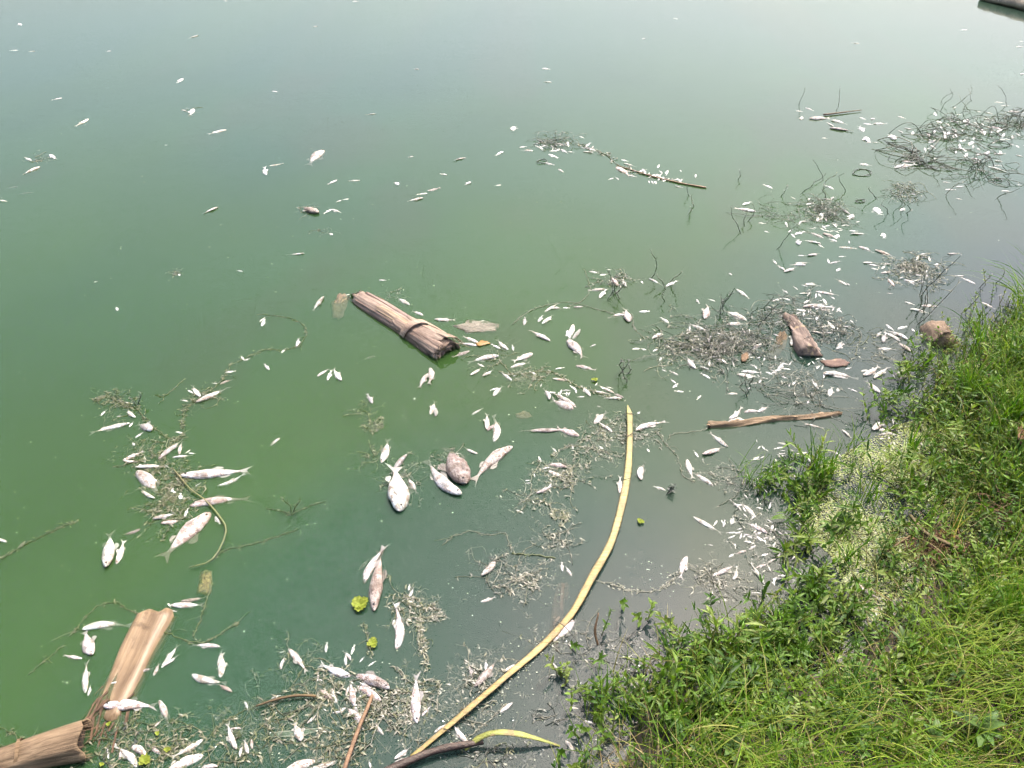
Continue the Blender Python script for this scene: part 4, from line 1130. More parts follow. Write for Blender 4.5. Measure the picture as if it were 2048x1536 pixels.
def sprigs(spots, label, seed=0, h=(.03, .10), pal=DARK, leaves=3, lean=.6):
    """dark stems of water weed sticking up out of the pond, bent at the joints"""
    r = random.Random(seed * 7 + 3)
    c = P(*spots[0]); c.z = 0
    root = empty('emergent_weed', c)
    ml = MB()
    for (px, py) in spots:
        p = P(px, py, -.012) - c
        hh = r.uniform(*h); a = r.uniform(0, 6.28)
        qs = [p]
        steps = 5
        for s_ in range(steps):
            a += r.gauss(0, 1.0)
            qs.append(qs[-1] + Vector((math.cos(a) * hh * lean / steps * 1.3, math.sin(a) * hh * lean / steps * 1.3, (hh + .012) / steps * r.uniform(.5, 1.4))))
        col_ = vary(r.choice(pal), r)
        ms = MB(); ms.tube(qs, [.0026, .0025, .0022, .0020, .0017, .0012], 5, tint=col_); ms.build('stem', M['weed'], root)
        for s_ in range(2, steps + 1):
            for _ in range(leaves):
                b = r.uniform(0, 6.28); l = r.uniform(.008, .02)
                d = Vector((math.cos(b), math.sin(b), r.uniform(-.3, .9))) * l
                ml.ribbon([qs[s_], qs[s_] + d * .5, qs[s_] + d], [.0008, .0022, .0003], tint=vary(col_, r))
    if leaves: o = ml.build('leaves', M['weed'], root); o['kind'] = 'stuff'
    tag(root, label, 'water weed', 'dark weed stems standing out of the water')

S = weed_strand
# left half
S([(530, 630), (560, 633), (590, 640), (610, 655), (612, 672), (600, 690)], 'thin hooked weed strand left of the banana trunk', seed=1, fuzz=.010, dens=90)
S([(600, 690), (570, 700), (530, 700), (495, 715), (462, 730)], 'pale weed strand joining the hooked one at left', seed=2, fuzz=.013, dens=150)
S([(462, 730), (440, 765), (400, 795), (372, 815), (366, 845), (368, 868), (343, 885)], 'weed strand strung with fish running down at left', seed=3, fuzz=.016, dens=220)
S([(310, 790), (325, 793), (345, 780), (370, 757)], 'short faint weed sprig left of the fish strand', seed=4, fuzz=.010, dens=90)
S([(190, 800), (215, 795), (245, 810), (270, 815), (298, 848), (345, 880)], 'olive stem of the upper left weed raft', seed=5, fuzz=.018, dens=220, rad_=.002)
S([(2, 1118), (40, 1095), (80, 1075), (125, 1053), (152, 1042)], 'weed strand with thin fish at the left edge', seed=6, fuzz=.012, dens=200)
S([(425, 1118), (455, 1098), (490, 1092), (540, 1078), (595, 1060)], 'weed strand trailing right below the big tilted fish', seed=7, fuzz=.010, dens=110)
S([(530, 1016), (572, 1026), (580, 1030), (620, 1012), (655, 1003)], 'short weed with dark upright tip at left centre', seed=8, fuzz=.009, dens=110)
S([(342, 885), (330, 920), (315, 940), (300, 950)], 'weed strand entering the lower left raft', seed=9, fuzz=.014, dens=200)
S([(235, 1205), (262, 1222), (290, 1228), (320, 1222)], 'thin weed across the top of the tan stem', seed=10, fuzz=.009, dens=120)
S([(140, 1275), (165, 1240), (200, 1210), (235, 1205)], 'loose weed left of the tan stem top', seed=11, fuzz=.012, dens=90)
S([(330, 1265), (385, 1285), (420, 1280), (455, 1258), (475, 1250)], 'weed strand right of the tan stem', seed=12, fuzz=.010, dens=120)
S([(385, 1275), (400, 1240), (410, 1210), (425, 1165)], 'weed strand hanging between bark strip and tan stem', seed=13, fuzz=.008, dens=110)
S([(415, 1480), (440, 1450), (470, 1430), (512, 1412)], 'brown weed stem at the bottom between fish', seed=14, fuzz=.010, dens=130)
S([(255, 1445), (280, 1420), (270, 1440), (255, 1470)], 'tuft of weed at the rotten end of tan stem', seed=15, fuzz=.012, dens=200)
S([(0, 1455), (30, 1470), (55, 1490), (40, 1500), (0, 1490)], 'olive weed stems above the dry husk', seed=16, fuzz=.012, dens=110)
S([(60, 1350), (90, 1320), (130, 1290)], 'sparse weed strand left of the tan stem', seed=17, fuzz=.010, dens=70)
weed_mat(220, 800, 42, 20, 'olive weed tuft at the top of left raft', OLIVE, 30, seed=1)
weed_mat(245, 825, 35, 25, 'fuzzy weed under the raft top, left', OLIVE, 20, seed=2)
weed_mat(285, 905, 38, 34, 'thick brown weed knot in the left raft', OLIVE, 60, seed=3)
weed_mat(345, 965, 52, 50, 'broad olive weed pad in the left raft', OLIVE, 110, seed=4, leafn=9)
weed_mat(330, 1020, 38, 34, 'lower olive weed pad of the left raft', OLIVE, 80, seed=5, leafn=9)
weed_mat(410, 790, 32, 22, 'weed tuft around the long fish at left', OLIVE, 30, seed=6)
weed_mat(350, 137 + 410, 10, 8, 'tiny pale weed ball on open water left', PALE, 14, seed=7, ln=(.02, .06))
weed_mat(80, 315, 18, 14, 'small brown weed raft with fish, far left', PALE, 30, seed=8)
weed_mat(378, 222, 14, 8, 'tiny weed scrap far left of centre', PALE, 14, seed=9)
weed_mat(620, 420, 15, 9, 'tiny brown weed scrap above the trunk', PALE, 16, seed=10)
weed_mat(655, 462, 12, 7, 'tiny pale weed scrap over the trunk', PALE, 10, seed=11)
weed_mat(728, 822, 16, 10, 'small loose weed ring below the trunk', OLIVE, 14, seed=12)
weed_mat(748, 852, 12, 11, 'round olive weed ball below the trunk', OLIVE, 26, ln=(.02, .05), seed=13, leafn=9)
weed_mat(742, 915, 16, 16, 'faint weed beside the small upright fish', OLIVE, 16, seed=14)
weed_mat(806, 960, 16, 34, 'weed beard on the upright white fish', PALE, 40, seed=15, leafn=9)
weed_mat(895, 925, 16, 20, 'weed on the brown carp', PALE, 24, seed=16)
weed_mat(783, 590, 14, 14, 'thin fibres behind the banana trunk', PALE, 10, seed=17)
weed_mat(830, 1215, 30, 36, 'bushy weed beside the water lettuce, right', OLIVE + PALE[:3], 60, seed=18, leafn=9)
S([(838, 1230), (842, 1260), (846, 1300), (852, 1330)], 'upright weed rope right of the lettuce', OLIVE + PALE[:3], seed=18, fuzz=.016, dens=420)
S([(728, 1245), (732, 1265), (738, 1290), (745, 1312)], 'short weed rope under the bright lettuce', OLIVE + PALE[:2], seed=19, fuzz=.010, dens=260)
weed_mat(872, 1228, 12, 10, 'small round weed ball right of lettuce', PALE, 18, ln=(.02, .04), seed=19, leafn=9)
weed_mat(600, 1330, 50, 40, 'loose weed at the bottom left of centre', OLIVE, 26, seed=20)
weed_mat(650, 1385, 40, 34, 'brown weed knot around the round fish', OLIVE + PALE[:2], 70, seed=21, leafn=8)
weed_mat(745, 1420, 60, 46, 'pale weed tangle around the straw', PALE + OLIVE[:2], 110, seed=22, leafn=7)
weed_mat(830, 1395, 46, 36, 'dense pale weed knot right of the straw', PALE + OLIVE[:2], 90, seed=23, leafn=9)
weed_mat(825, 1450, 30, 26, 'weed hanging below the pale knot', PALE, 40, seed=24)
weed_mat(570, 1440, 60, 60, 'sprawling weed stems at the bottom', OLIVE + PALE[:2], 70, ln=(.06, .2), seed=25, leafn=5)
weed_mat(470, 1480, 46, 36, 'olive weed at bottom right of the husk', OLIVE, 70, ln=(.05, .16), seed=26, leafn=6)
weed_mat(330, 1490, 70, 40, 'olive weed bed between the bottom fish', OLIVE, 90, seed=27, leafn=8)
weed_mat(230, 1500, 40, 34, 'dark weed beside the husk end', OLIVE + DARK[:2], 60, seed=28, leafn=8)
weed_mat(660, 1500, 70, 34, 'olive weed bed at the bottom edge', OLIVE + PALE[:2], 90, seed=29, leafn=6)
weed_mat(960, 1345, 36, 34, 'pale weed around the fish left of the stalk', PALE, 60, seed=30, leafn=9)
weed_mat(930, 1420, 40, 26, 'wet weed fringe left of the lower stalk', PALE, 40, seed=31)
S([(905, 1500), (930, 1480), (960, 1455), (990, 1430), (1020, 1405)], 'wet bead-like weed along the lower stalk', PALE, seed=32, fuzz=.008, dens=160)
# centre and right
S([(1000, 745), (1030, 750), (1060, 745), (1105, 745), (1150, 770), (1190, 785), (1245, 800)], 'weed stem strung with fish leading to the stalk tip', OLIVE + PALE[:3], seed=33, fuzz=.016, dens=180, rad_=.002)
weed_mat(1062, 752, 30, 16, 'olive weed pad left of the stalk tip', OLIVE + PALE[:2], 60, seed=33, leafn=8)
weed_mat(990, 715, 30, 30, 'thin weed stems at the broken trunk end', OLIVE, 26, ln=(.06, .16), seed=34, leafn=3)
S([(1025, 650), (1050, 628), (1090, 612), (1140, 605), (1190, 618), (1230, 628), (1262, 630), (1268, 655), (1290, 680)], 'thin looping weed stem joining fish at mid right', PALE + OLIVE[:2], seed=35, fuzz=.008, dens=90)
S([(1168, 540), (1178, 565), (1178, 585), (1160, 605), (1135, 612)], 'thin weed stem looping above the fish line', PALE + OLIVE[:2], seed=36, fuzz=.006, dens=60)
weed_mat(1230, 560, 34, 16, 'weed tuft with fish at the top middle', MIXED, 40, seed=36, arch=.03)
weed_mat(1215, 865, 46, 34, 'brown weed left of the upper stalk', PALE + OLIVE[:2], 80, seed=37, leafn=7)
weed_mat(1190, 895, 44, 22, 'leafy weed under the stalk tip', PALE + OLIVE[:2], 50, seed=38, leafn=8)
S([(1108, 912), (1130, 895), (1160, 893), (1200, 902), (1245, 916)], 'weed branch reaching the stalk from the left', PALE + OLIVE[:2], seed=39, fuzz=.014, dens=240)
weed_mat(1125, 950, 54, 30, 'leafy brown weed pad left of the stalk', PALE + OLIVE[:3], 90, seed=40, leafn=9)
S([(1035, 1010), (1060, 990), (1062, 960), (1080, 925)], 'curved weed left of the brown pad', PALE + OLIVE[:2], seed=41, fuzz=.010, dens=140)
weed_mat(1060, 1000, 26, 16, 'small weed scrap below the brown pad', PALE + OLIVE[:2], 30, seed=42, leafn=8)
weed_mat(1120, 1032, 18, 16, 'small olive weed ball above the sunken branch', OLIVE, 30, ln=(.02, .06), seed=43, leafn=9)
S([(1025, 1108), (1060, 1110), (1110, 1115)], 'dark green stem left of the sunken branch', OLIVE[:1] + OLIVE[3:4], seed=44, fuzz=.006, dens=80, rad_=.003)
weed_mat(1000, 1140, 60, 36, 'loose weed rings left of the sunken branch', MIXED, 50, ln=(.05, .18), seed=45, leafn=4)
weed_mat(1050, 1160, 40, 28, 'pale weed bed by the sunken branch', PALE, 60, seed=46, leafn=7)
weed_mat(1110, 1085, 30, 18, 'weed crown over the sunken branch', PALE, 40, seed=47)
S([(885, 1092), (905, 1075), (940, 1063), (975, 1070), (1010, 1068), (1020, 1100)], 'faint wavy weed left of the dark stem', PALE + OLIVE[:2], seed=48, fuzz=.008, dens=100)
S([(1190, 1160), (1225, 1170), (1265, 1182), (1310, 1182), (1340, 1165), (1360, 1145)], 'shiny curved weed strand trailing from an upright fish', PALE, seed=49, fuzz=.012, dens=280)
S([(1310, 862), (1335, 893), (1355, 915), (1365, 950), (1390, 965)], 'weed strand right of the upper stalk', PALE + OLIVE[:2], seed=50, fuzz=.008, dens=110)
S([(1335, 880), (1350, 868), (1400, 862), (1425, 850), (1450, 842)], 'thin stem reaching the hollow stalk', PALE[:2], seed=51, fuzz=.004, dens=25)
weed_mat(1280, 870, 34, 22, 'weed fringe right of the stalk tip', PALE, 30, seed=52)
weed_mat(1120, 1300, 60, 40, 'thin sunken weed right of the lower stalk', PALE + OLIVE[:2], 26, ln=(.05, .16), seed=53, leafn=3)
weed_mat(1210, 1290, 60, 30, 'dry weed tangle at the foot of the short reed', DARK + PALE[:2], 46, ln=(.05, .18), seed=54, leafn=5)
weed_mat(1270, 1340, 40, 36, 'weed tangle in the sparkling water', DARK + PALE[:2], 34, seed=55, leafn=5)
weed_mat(1150, 1430, 70, 60, 'sparse weed in the sparkling water at bottom', DARK + PALE[1:2], 40, ln=(.04, .16), seed=56, leafn=3)
weed_mat(1000, 1510, 70, 24, 'dark weed under the arched reed', DARK + OLIVE[:2], 60, seed=57, leafn=6)
weed_mat(1390, 690, 95, 46, 'large tangled brown weed bed, left part', DARK + MIXED + OLIVE, 130, ln=(.08, .32), seed=58, arch=.03, leafn=7)
weed_mat(1455, 690, 62, 36, 'large tangled brown weed bed, dark right part', DARK + MIXED, 110, ln=(.08, .28), seed=59, arch=.04, leafn=7)
weed_mat(1530, 660, 60, 40, 'dark weed between tangled bed and leaning log', DARK + MIXED, 80, ln=(.08, .26), seed=60, arch=.05, leafn=4)
weed_mat(1600, 620, 60, 30, 'dark weed behind the leaning log', DARK + MIXED, 70, ln=(.07, .24), seed=61, arch=.05, leafn=4)
weed_mat(1660, 660, 40, 34, 'curly dark weed right of the leaning log', MIXED, 70, ln=(.06, .16), seed=62, arch=.05, leafn=3)
weed_mat(1560, 745, 70, 26, 'weed stems below the leaning log', PALE + DARK[:2], 70, ln=(.06, .25), seed=63, leafn=3)
weed_mat(1600, 790, 80, 30, 'long thin weed stems above the hollow stalk', MIXED, 60, ln=(.10, .35), seed=64, arch=.02, leafn=2)
weed_mat(1740, 700, 60, 40, 'thin weed stems left of the mossy stump', OLIVE + PALE[:2], 40, ln=(.06, .25), seed=65, arch=.02, leafn=2)
weed_mat(1830, 540, 60, 36, 'brown weed bed in the grey water at right', MIXED + OLIVE[:3], 150, ln=(.05, .2), seed=66, arch=.03, leafn=6)
weed_mat(1650, 425, 46, 26, 'small dark weed patch at mid right', DARK + PALE[:1], 120, ln=(.08, .24), seed=67, arch=.06, leafn=3)
weed_mat(1810, 385, 30, 18, 'little olive weed patch right of the dark one', DARK + OLIVE, 60, ln=(.06, .2), seed=68, arch=.05, leafn=4)
weed_mat(1110, 285, 44, 12, 'far weed patch left of the straight stick', DARK + PALE, 70, ln=(.06, .25), seed=69, arch=.05, leafn=3)
weed_mat(1845, 318, 36, 18, 'dark curled stems low in the far right bed', DARK, 46, ln=(.15, .45), seed=70, arch=.10, leafn=1, rad_=.0026)
weed_mat(1920, 270, 90, 40, 'wide far right weed bed', DARK[:4], 90, ln=(.12, .4), seed=71, arch=.12, leafn=2, rad_=.0022)
weed_mat(2030, 245, 40, 22, 'thick brown weed heap at the far right edge', DARK + PALE[3:], 70, ln=(.1, .32), seed=72, arch=.12, leafn=4, rad_=.002)
weed_mat(1960, 340, 60, 24, 'near fringe of the far right weed bed', DARK, 44, ln=(.10, .3), seed=73, arch=.10, leafn=2, rad_=.002)
weed_mat(1560, 430, 50, 26, 'scattered thin stems left of the dark patch', DARK, 34, ln=(.08, .3), seed=74, arch=.05, leafn=1)
weed_mat(1530, 1080, 50, 60, 'wet debris and weed under the margin plants', PALE + DARK, 80, ln=(.04, .12), seed=75, leafn=3)
weed_mat(1440, 1160, 50, 24, 'tangle of dead stems beside the margin plants', PALE + DARK[:1], 110, ln=(.05, .14), seed=76, leafn=4)
weed_mat(1470, 960, 60, 30, 'dead stems at the grass margin top', PALE + DARK[:2], 70, ln=(.05, .16), seed=77, leafn=4)
S([(1165, 291), (1190, 300), (1215, 312), (1240, 332), (1300, 350), (1370, 368)], 'far weed strand leading into the pale stick', PALE + DARK[:3], seed=90, fuzz=.05, dens=60, rad_=.003)
S([(1700, 690), (1720, 672), (1712, 705), (1714, 712)], 'thin green stem right of the leaning log', OLIVE, seed=78, fuzz=.006, dens=60)
sprigs([(1230, 598), (1226, 592), (1235, 590), (1240, 600), (1222, 604)], 'dark branching weed under the top middle tuft', 1, (.06, .12), lean=.9)
sprigs([(1335, 570), (1332, 580), (1330, 605), (1300, 560)], 'forked dark stem between two fish at top middle', 2, (.08, .16))
sprigs([(1440, 620), (1445, 612), (1450, 630), (1438, 640)], 'dark weed spike above the tangled bed', 3, (.08, .16))
sprigs([(1252, 750), (1236, 752), (1248, 745), (1254, 765)], 'dark cross-shaped weed above the stalk tip', 4, (.05, .12))
sprigs([(1500, 790), (1494, 800), (1505, 785)], 'dark weed spike left of the hollow stalk', 5, (.06, .12))
sprigs([(1505, 635), (1515, 640), (1525, 620), (1512, 655)], 'dark weed spikes left of the leaning log', 6, (.08, .16))
sprigs([(1840, 595), (1838, 620), (1846, 608), (1828, 635), (1850, 630), (1834, 650)], 'tall dark weed stems left of the stump', 7, (.10, .26), lean=.4)
sprigs([(1957, 578), (1992, 570), (1925, 625), (1990, 640)], 'dark bud-tipped stems above the bank grass', 8, (.06, .14), lean=.4)
sprigs([(1380, 395), (1388, 415), (1374, 432), (1475, 360)], 'thin crooked stem right of the straight stick', 9, (.07, .15))
sprigs([(1490, 455), (1482, 470), (1494, 445), (1560, 395), (1552, 500)], 'crooked dark stems left of the dark patch', 10, (.07, .16))
sprigs([(1600, 210), (1672, 222)], 'two thin upright stems at the far loose row', 11, (.12, .2), lean=.3)
sprigs([(1885, 208), (1945, 205), (1940, 225), (1935, 240), (1880, 225), (1900, 215), (2015, 215)], 'dark crooked stems on top of the far right bed', 12, (.10, .22), lean=.9)
sprigs([(1640, 365), (1648, 378), (1690, 385), (1660, 400), (1600, 390)], 'dark crooked stems over the small dark patch', 13, (.08, .16), lean=1.0)
sprigs([(1755, 400), (1795, 420), (1805, 410), (1810, 428), (1780, 430)], 'dark stems hanging below the olive patch', 14, (.07, .14), lean=.9)
sprigs([(1335, 985), (1340, 980), (1332, 990)], 'tiny dark upright sprout right of the yellow stalk', 15, (.03, .06))
sprigs([(583, 1030), (586, 1026)], 'tiny dark sprout standing alone at left centre', 16, (.04, .06), pal=[(.05, .07, .02)])
sprigs([(274, 812), (276, 810)], 'tiny dark sprout on the left weed raft', 17, (.03, .05))
sprigs([(1890, 390), (1930, 370), (2020, 370), (1860, 350), (1990, 400), (1985, 365)], 'short dark stems below the far right bed', 18, (.07, .14), lean=1.0)
def loop(px, py, rx, ry, label, seed):
    r = random.Random(seed); c = P(px, py); c.z = 0
    mb = MB(); pts = []
    for k in range(17):
        a = 6.283 * k / 16
        p = P(px + rx * math.cos(a) * (1 + .1 * math.sin(3 * a)), py + ry * math.sin(a), 0) - c; p.z = .006 + .004 * math.sin(2 * a + seed); pts.append(p)
    mb.tube(pts, .0032, 6, tint=DARK[1])
    o = mb.build('stem_loop', M['weed']); o.location = c
    tag(o, label, 'water weed', 'bent stem loops')
loop(1724, 346, 18, 7, 'dark stem bent into a ring on open water at right', 1)
loop(1720, 403, 9, 3, 'small dark stem ring right of the dark patch', 2)
loop(1084, 324, 10, 4, 'dark stem loop under the far weed patch', 3)
loop(1998, 290, 22, 6, 'dark stem loop in the far right bed', 4)
loop(1995, 362, 9, 4, 'small dark loop below the far right bed', 5)

# ------------------------------------------------------------------ the bank's plants
def blades(name, base, az, length, width, bend, tint, mat, lean0=None, segs=5, parent=None, twist=None):
    """many curved tapering grass blades in one mesh, from arrays"""
    n = len(base)
    lean0 = np.full(n, .15) if lean0 is None else lean0
    t = np.linspace(0, 1, segs + 1)
    ang = lean0[:, None] + bend[:, None] * t[None, :]                 # angle from vertical along the blade
    dl = length[:, None] / segs
    hor = np.concatenate([np.zeros((n, 1)), np.cumsum(np.sin(ang[:, :-1]) * dl, 1)], 1)
    ver = np.concatenate([np.zeros((n, 1)), np.cumsum(np.cos(ang[:, :-1]) * dl, 1)], 1)
    dx, dy = np.cos(az)[:, None], np.sin(az)[:, None]
    cx = base[:, 0:1] + hor * dx; cy = base[:, 1:2] + hor * dy; cz = base[:, 2:3] + ver
    gz = base[:, 2:3] + .003
    cz = np.maximum(cz, gz)
    w = width[:, None] * (1 - t[None, :] ** 2.2) * .5 + .0002
    tw = (nr.uniform(-.9, .9, n) if twist is None else twist)[:, None]
    sx = -np.sin(az)[:, None] * np.cos(tw); sy = np.cos(az)[:, None] * np.cos(tw); sz = np.sin(tw)
    left = np.stack([cx + sx * w, cy + sy * w, cz + sz * w], -1); right = np.stack([cx - sx * w, cy - sy * w, cz - sz * w], -1)
    v = np.stack([left, right], 2).reshape(-1, 3)                     # n, segs+1, 2
    b = (np.arange(n) * (segs + 1) * 2)[:, None] + (np.arange(segs) * 2)[None, :]
    q = np.stack([b, b + 1, b + 3, b + 2], -1).reshape(-1, 4)
    shade = np.repeat(np.repeat(tint[:, None, :], segs + 1, 1)[:, :, None, :], 2, 2).reshape(-1, 3)
    return numpy_mesh(name, v, q, shade, mat, parent)

def on_bank(n, fn, box=(0.1, 3.6, 0.7, 5.0)):
    """random places on the bank; fn(x, y, d) gives how likely each is kept"""
    out = []
    while sum(len(o) for o in out) < n:
        x = nr.uniform(box[0], box[1], n * 2); y = nr.uniform(box[2], box[3], n * 2)
        d = shore_dist(x, y)
        keep = nr.random(len(x)) < fn(x, y, d)
        out.append(np.stack([x[keep], y[keep], d[keep]], 1))
    a = np.concatenate(out)[:n]
    z = np.maximum(ground_z(a[:, 0], a[:, 1], a[:, 2]), -.004)
    return np.stack([a[:, 0], a[:, 1], z], 1), a[:, 2]

def patch(x, y, s, k=0):
    return .5 + .5 * np.clip(fbm(x * s + k * 3.7, y * s - k * 1.3) * 1.2, -1, 1)

def tints(n, cols, wts=None, var=.22):
    cols = np.array(cols)
    i = nr.choice(len(cols), n, p=wts)
    return cols[i] * nr.uniform(1 - var, 1 + var, (n, 1))

GREENS = [(.070, .165, .010), (.105, .205, .012), (.15, .23, .018), (.04, .115, .010), (.19, .22, .03), (.22, .19, .06)]
near = lambda x, y: np.clip(1.35 - .22 * np.hypot(x - .9, y - 1.2), .25, 1)
# short dense undergrass
b, d = on_bank(38000, lambda x, y, d: (d > .0) * np.clip(d / .12 + .15, 0, 1) * near(x, y) * np.clip(.75 + 1.6 * cloud(x * 3, y * 3 + 8), .05, 1))
n = len(b); dens = patch(b[:, 0], b[:, 1], 2.4, 1)
tt = tints(n, GREENS, [.22, .26, .22, .16, .08, .06]) * (0.40 + .85 * np.clip(patch(b[:, 0], b[:, 1], 1.7, 2) + .5 * cloud(b[:, 0] * 4, b[:, 1] * 4), 0, 1.1))[:, None]
tag(blades('grass', b, nr.uniform(0, 6.28, n), nr.uniform(.03, .085, n), nr.uniform(.0022, .0042, n), nr.uniform(.3, 1.6, n), tt, M['grass'], nr.uniform(0, .5, n), 4), 'short sunlit green grass covering the bank', 'grass', kind='stuff')
# long thin blades combed over towards the lower right
b, d = on_bank(15000, lambda x, y, d: (d > .10) * (.25 + .75 * patch(x, y, 1.5, 4)) * near(x, y))
n = len(b)
az = nr.normal(-.6, .75, n); flip = nr.random(n) < .28; az[flip] = nr.uniform(0, 6.28, flip.sum())
tt = tints(n, [(.135, .215, .018), (.185, .24, .03), (.095, .18, .014), (.23, .23, .06), (.28, .24, .10)], [.32, .28, .25, .10, .05])
tag(blades('long_grass', b, az, nr.uniform(.10, .28, n), nr.uniform(.0022, .0048, n), nr.uniform(.9, 1.9, n), tt, M['grass'], nr.uniform(.15, .7, n), 6), 'long thin yellow green grass blades combed flat over the bank', 'grass', kind='stuff')
# dead straw-coloured thatch
b, d = on_bank(3600, lambda x, y, d: (d > -.05) * patch(x, y, 2.1, 6) ** 2 * near(x, y))
n = len(b)
tag(blades('dead_grass', b, nr.uniform(0, 6.28, n), nr.uniform(.06, .18, n), nr.uniform(.0014, .0026, n), nr.uniform(.4, 1.4, n), tints(n, [(.36, .27, .13), (.26, .18, .08), (.45, .36, .2)]), M['grass'], nr.uniform(.5, 1.2, n), 4), 'dry straw-coloured grass stems lying through the turf', 'grass', kind='stuff')

b, d = on_bank(2600, lambda x, y, d: (d > -.04) * (d < .8) * (y > 2.05) * (.3 + .7 * patch(x, y, 1.8, 14)))
n = len(b)
tag(blades('sedge', b, nr.uniform(0, 6.28, n), nr.uniform(.10, .26, n), nr.uniform(.003, .0062, n), nr.uniform(.3, 1.5, n), tints(n, [(.07, .15, .018), (.12, .20, .026), (.17, .23, .04), (.045, .10, .014)]), M['grass'], nr.uniform(.05, .5, n), 6), 'lush broad grass blades on the upper right bank', 'grass', kind='stuff')

b, d = on_bank(700, lambda x, y, d: (d > -.16) * (d < .06) * (.3 + .7 * patch(x, y, 2.6, 21)))
n = len(b)
tag(blades('margin_grass', b, nr.uniform(0, 6.28, n), nr.uniform(.08, .2, n), nr.uniform(.0018, .0042, n), nr.uniform(.4, 1.6, n), tints(n, [(.12, .20, .02), (.17, .23, .035), (.22, .23, .06), (.26, .22, .1)]), M['grass'], nr.uniform(.1, .8, n), 6), "wispy sunlit grass trailing into the water's edge", 'grass', kind='stuff')

def leaf_shape(mb, p, d, up, ln, w, tint, droop=.5, fold=.25):
    """a lance-shaped leaf folded along its midrib"""
    d = d.normalized(); s_ = d.cross(up); s_ = s_.normalized() if s_.length > 1e-4 else Vector((1, 0, 0))
    u = s_.cross(d)
    pts = []; q = p.copy(); a = 0
    for i in range(5):
        pts.append(q.copy()); dd = d * math.cos(a) - Vector((0, 0, 1)) * math.sin(a); q = q + dd * (ln / 4); a += droop / 4
    ws = [w * v for v in (.18, .85, 1.0, .62, .04)]
    vs, cs = [], []
    for i, pt in enumerate(pts):
        vs += [pt + s_ * ws[i] + u * ws[i] * fold, pt, pt - s_ * ws[i] + u * ws[i] * fold]
        cs += [tint, tuple(v * 1.12 for v in tint), tint]
    fs = []
    for i in range(4):
        a = i * 3
        fs += [(a, a + 1, a + 4, a + 3), (a + 1, a + 2, a + 5, a + 4)]
    mb.add(vs, fs, cs)

HERB = [(.066, .132, .016), (.092, .165, .022), (.045, .095, .016), (.125, .195, .03), (.165, .215, .05)]
def herb_stem(ms, ml, p, r, h, nl, ll, lw, pal=HERB, lean=.5, stem_c=None):
    a = r.uniform(0, 6.28); tilt = r.uniform(.1, lean)
    q = [p]; base = r.choice(pal)
    nodes = max(3, nl)
    for i in range(nodes):
        tilt += r.uniform(-.12, .16); a += r.gauss(0, .25)
        q.append(q[-1] + Vector((math.cos(a) * math.sin(tilt), math.sin(a) * math.sin(tilt), math.cos(tilt))) * (h / nodes))
    ms.tube(q, [.0018 - .0010 * i / nodes for i in range(nodes + 1)], 4, tint=stem_c or (base[0] * 1.3, base[1] * .8, base[2]))
    for i in range(1, nodes + 1):
        t = (q[i] - q[i - 1]).normalized(); b = r.uniform(0, 3.14)
        s0 = t.cross(Vector((math.cos(b), math.sin(b), .1))).normalized()
        k = 1.0 if i < nodes else .6
        for sg in (1, -1):
            el = r.uniform(.35, .9)
            leaf_shape(ml, q[i], s0 * sg * math.cos(el) + t * math.sin(el), t, ll * r.uniform(.65, 1.2) * k, lw * r.uniform(.7, 1.2) * k, vary(base, r), r.uniform(.1, .9), r.uniform(.1, .5))
        if i == nodes:
            for _ in range(2): leaf_shape(ml, q[i], t + Vector((r.uniform(-.5, .5), r.uniform(-.5, .5), 0)), s0, ll * .5, lw * .5, tuple(v * 1.3 for v in vary(base, r)), .2)

# creeping leafy weed over the waterline and through the turf, far too many to count
r = random.Random(99)
ms, ml = MB(), MB()
b, d = on_bank(1500, lambda x, y, d: np.exp(-((d - .10) / .22) ** 2) * (.35 + .65 * patch(x, y, 2.0, 9)) * near(x, y))
for p in b:
    herb_stem(ms, ml, Vector(p), r, r.uniform(.05, .12), r.randint(3, 5), r.uniform(.022, .042), r.uniform(.0038, .0062))
b, d = on_bank(900, lambda x, y, d: (d > .2) * patch(x, y, 1.2, 11) ** 2 * near(x, y))
for p in b:
    herb_stem(ms, ml, Vector(p), r, r.uniform(.04, .09), r.randint(2, 4), r.uniform(.02, .04), r.uniform(.004, .007))
hv = empty('creeping_weed', (0, 0, 0))
for o in (ms.build('stems', M['herb'], hv), ml.build('leaves', M['herb'], hv)): o['kind'] = 'stuff'
tag(hv, 'leafy creeping weed matted along the edge of the bank', 'weeds', kind='stuff')

# clumps of water's-edge weed standing in the shallows, one by one
def margin_clump(px, py, rpx, n, label, h=(.05, .17), ll=(.036, .066), seed=0, pal=HERB):
    r = random.Random(seed + 500)
    c = P(px, py); root = empty('margin_plant', (c.x, c.y, 0))
    ms, ml = MB(), MB()
    for k in range(int(n * .72) + 2):
        a, q = r.uniform(0, 6.28), math.sqrt(r.random())
        p = P(px + q * rpx * 1.4 * math.cos(a), py + q * rpx * 1.0 * math.sin(a))
        gz = float(ground_z(p.x, p.y)); p = p - c; p.z = max(gz, -.015)
        herb_stem(ms, ml, p, r, r.uniform(*h), r.randint(3, 6), r.uniform(*ll) * 1.15, r.uniform(.0036, .0066), pal, 1.0)
    o = ms.build('stems', M['herb'], root); o['kind'] = 'stuff'
    o = ml.build('leaves', M['herb'], root); o['kind'] = 'stuff'
    tag(root, label, 'plant', "leafy plants along the water's edge")
MC = margin_clump
MC(1395, 1320, 50, 34, 'leafy dark plant leaning over the water at the bank corner', (.08, .2), seed=1)
MC(1215, 1400, 26, 6, 'small isolated leafy sprig in the sparkling water', (.06, .14), (.035, .06), seed=2)
MC(1330, 1430, 55, 40, 'dense leafy weed on the lower bank edge', seed=3)
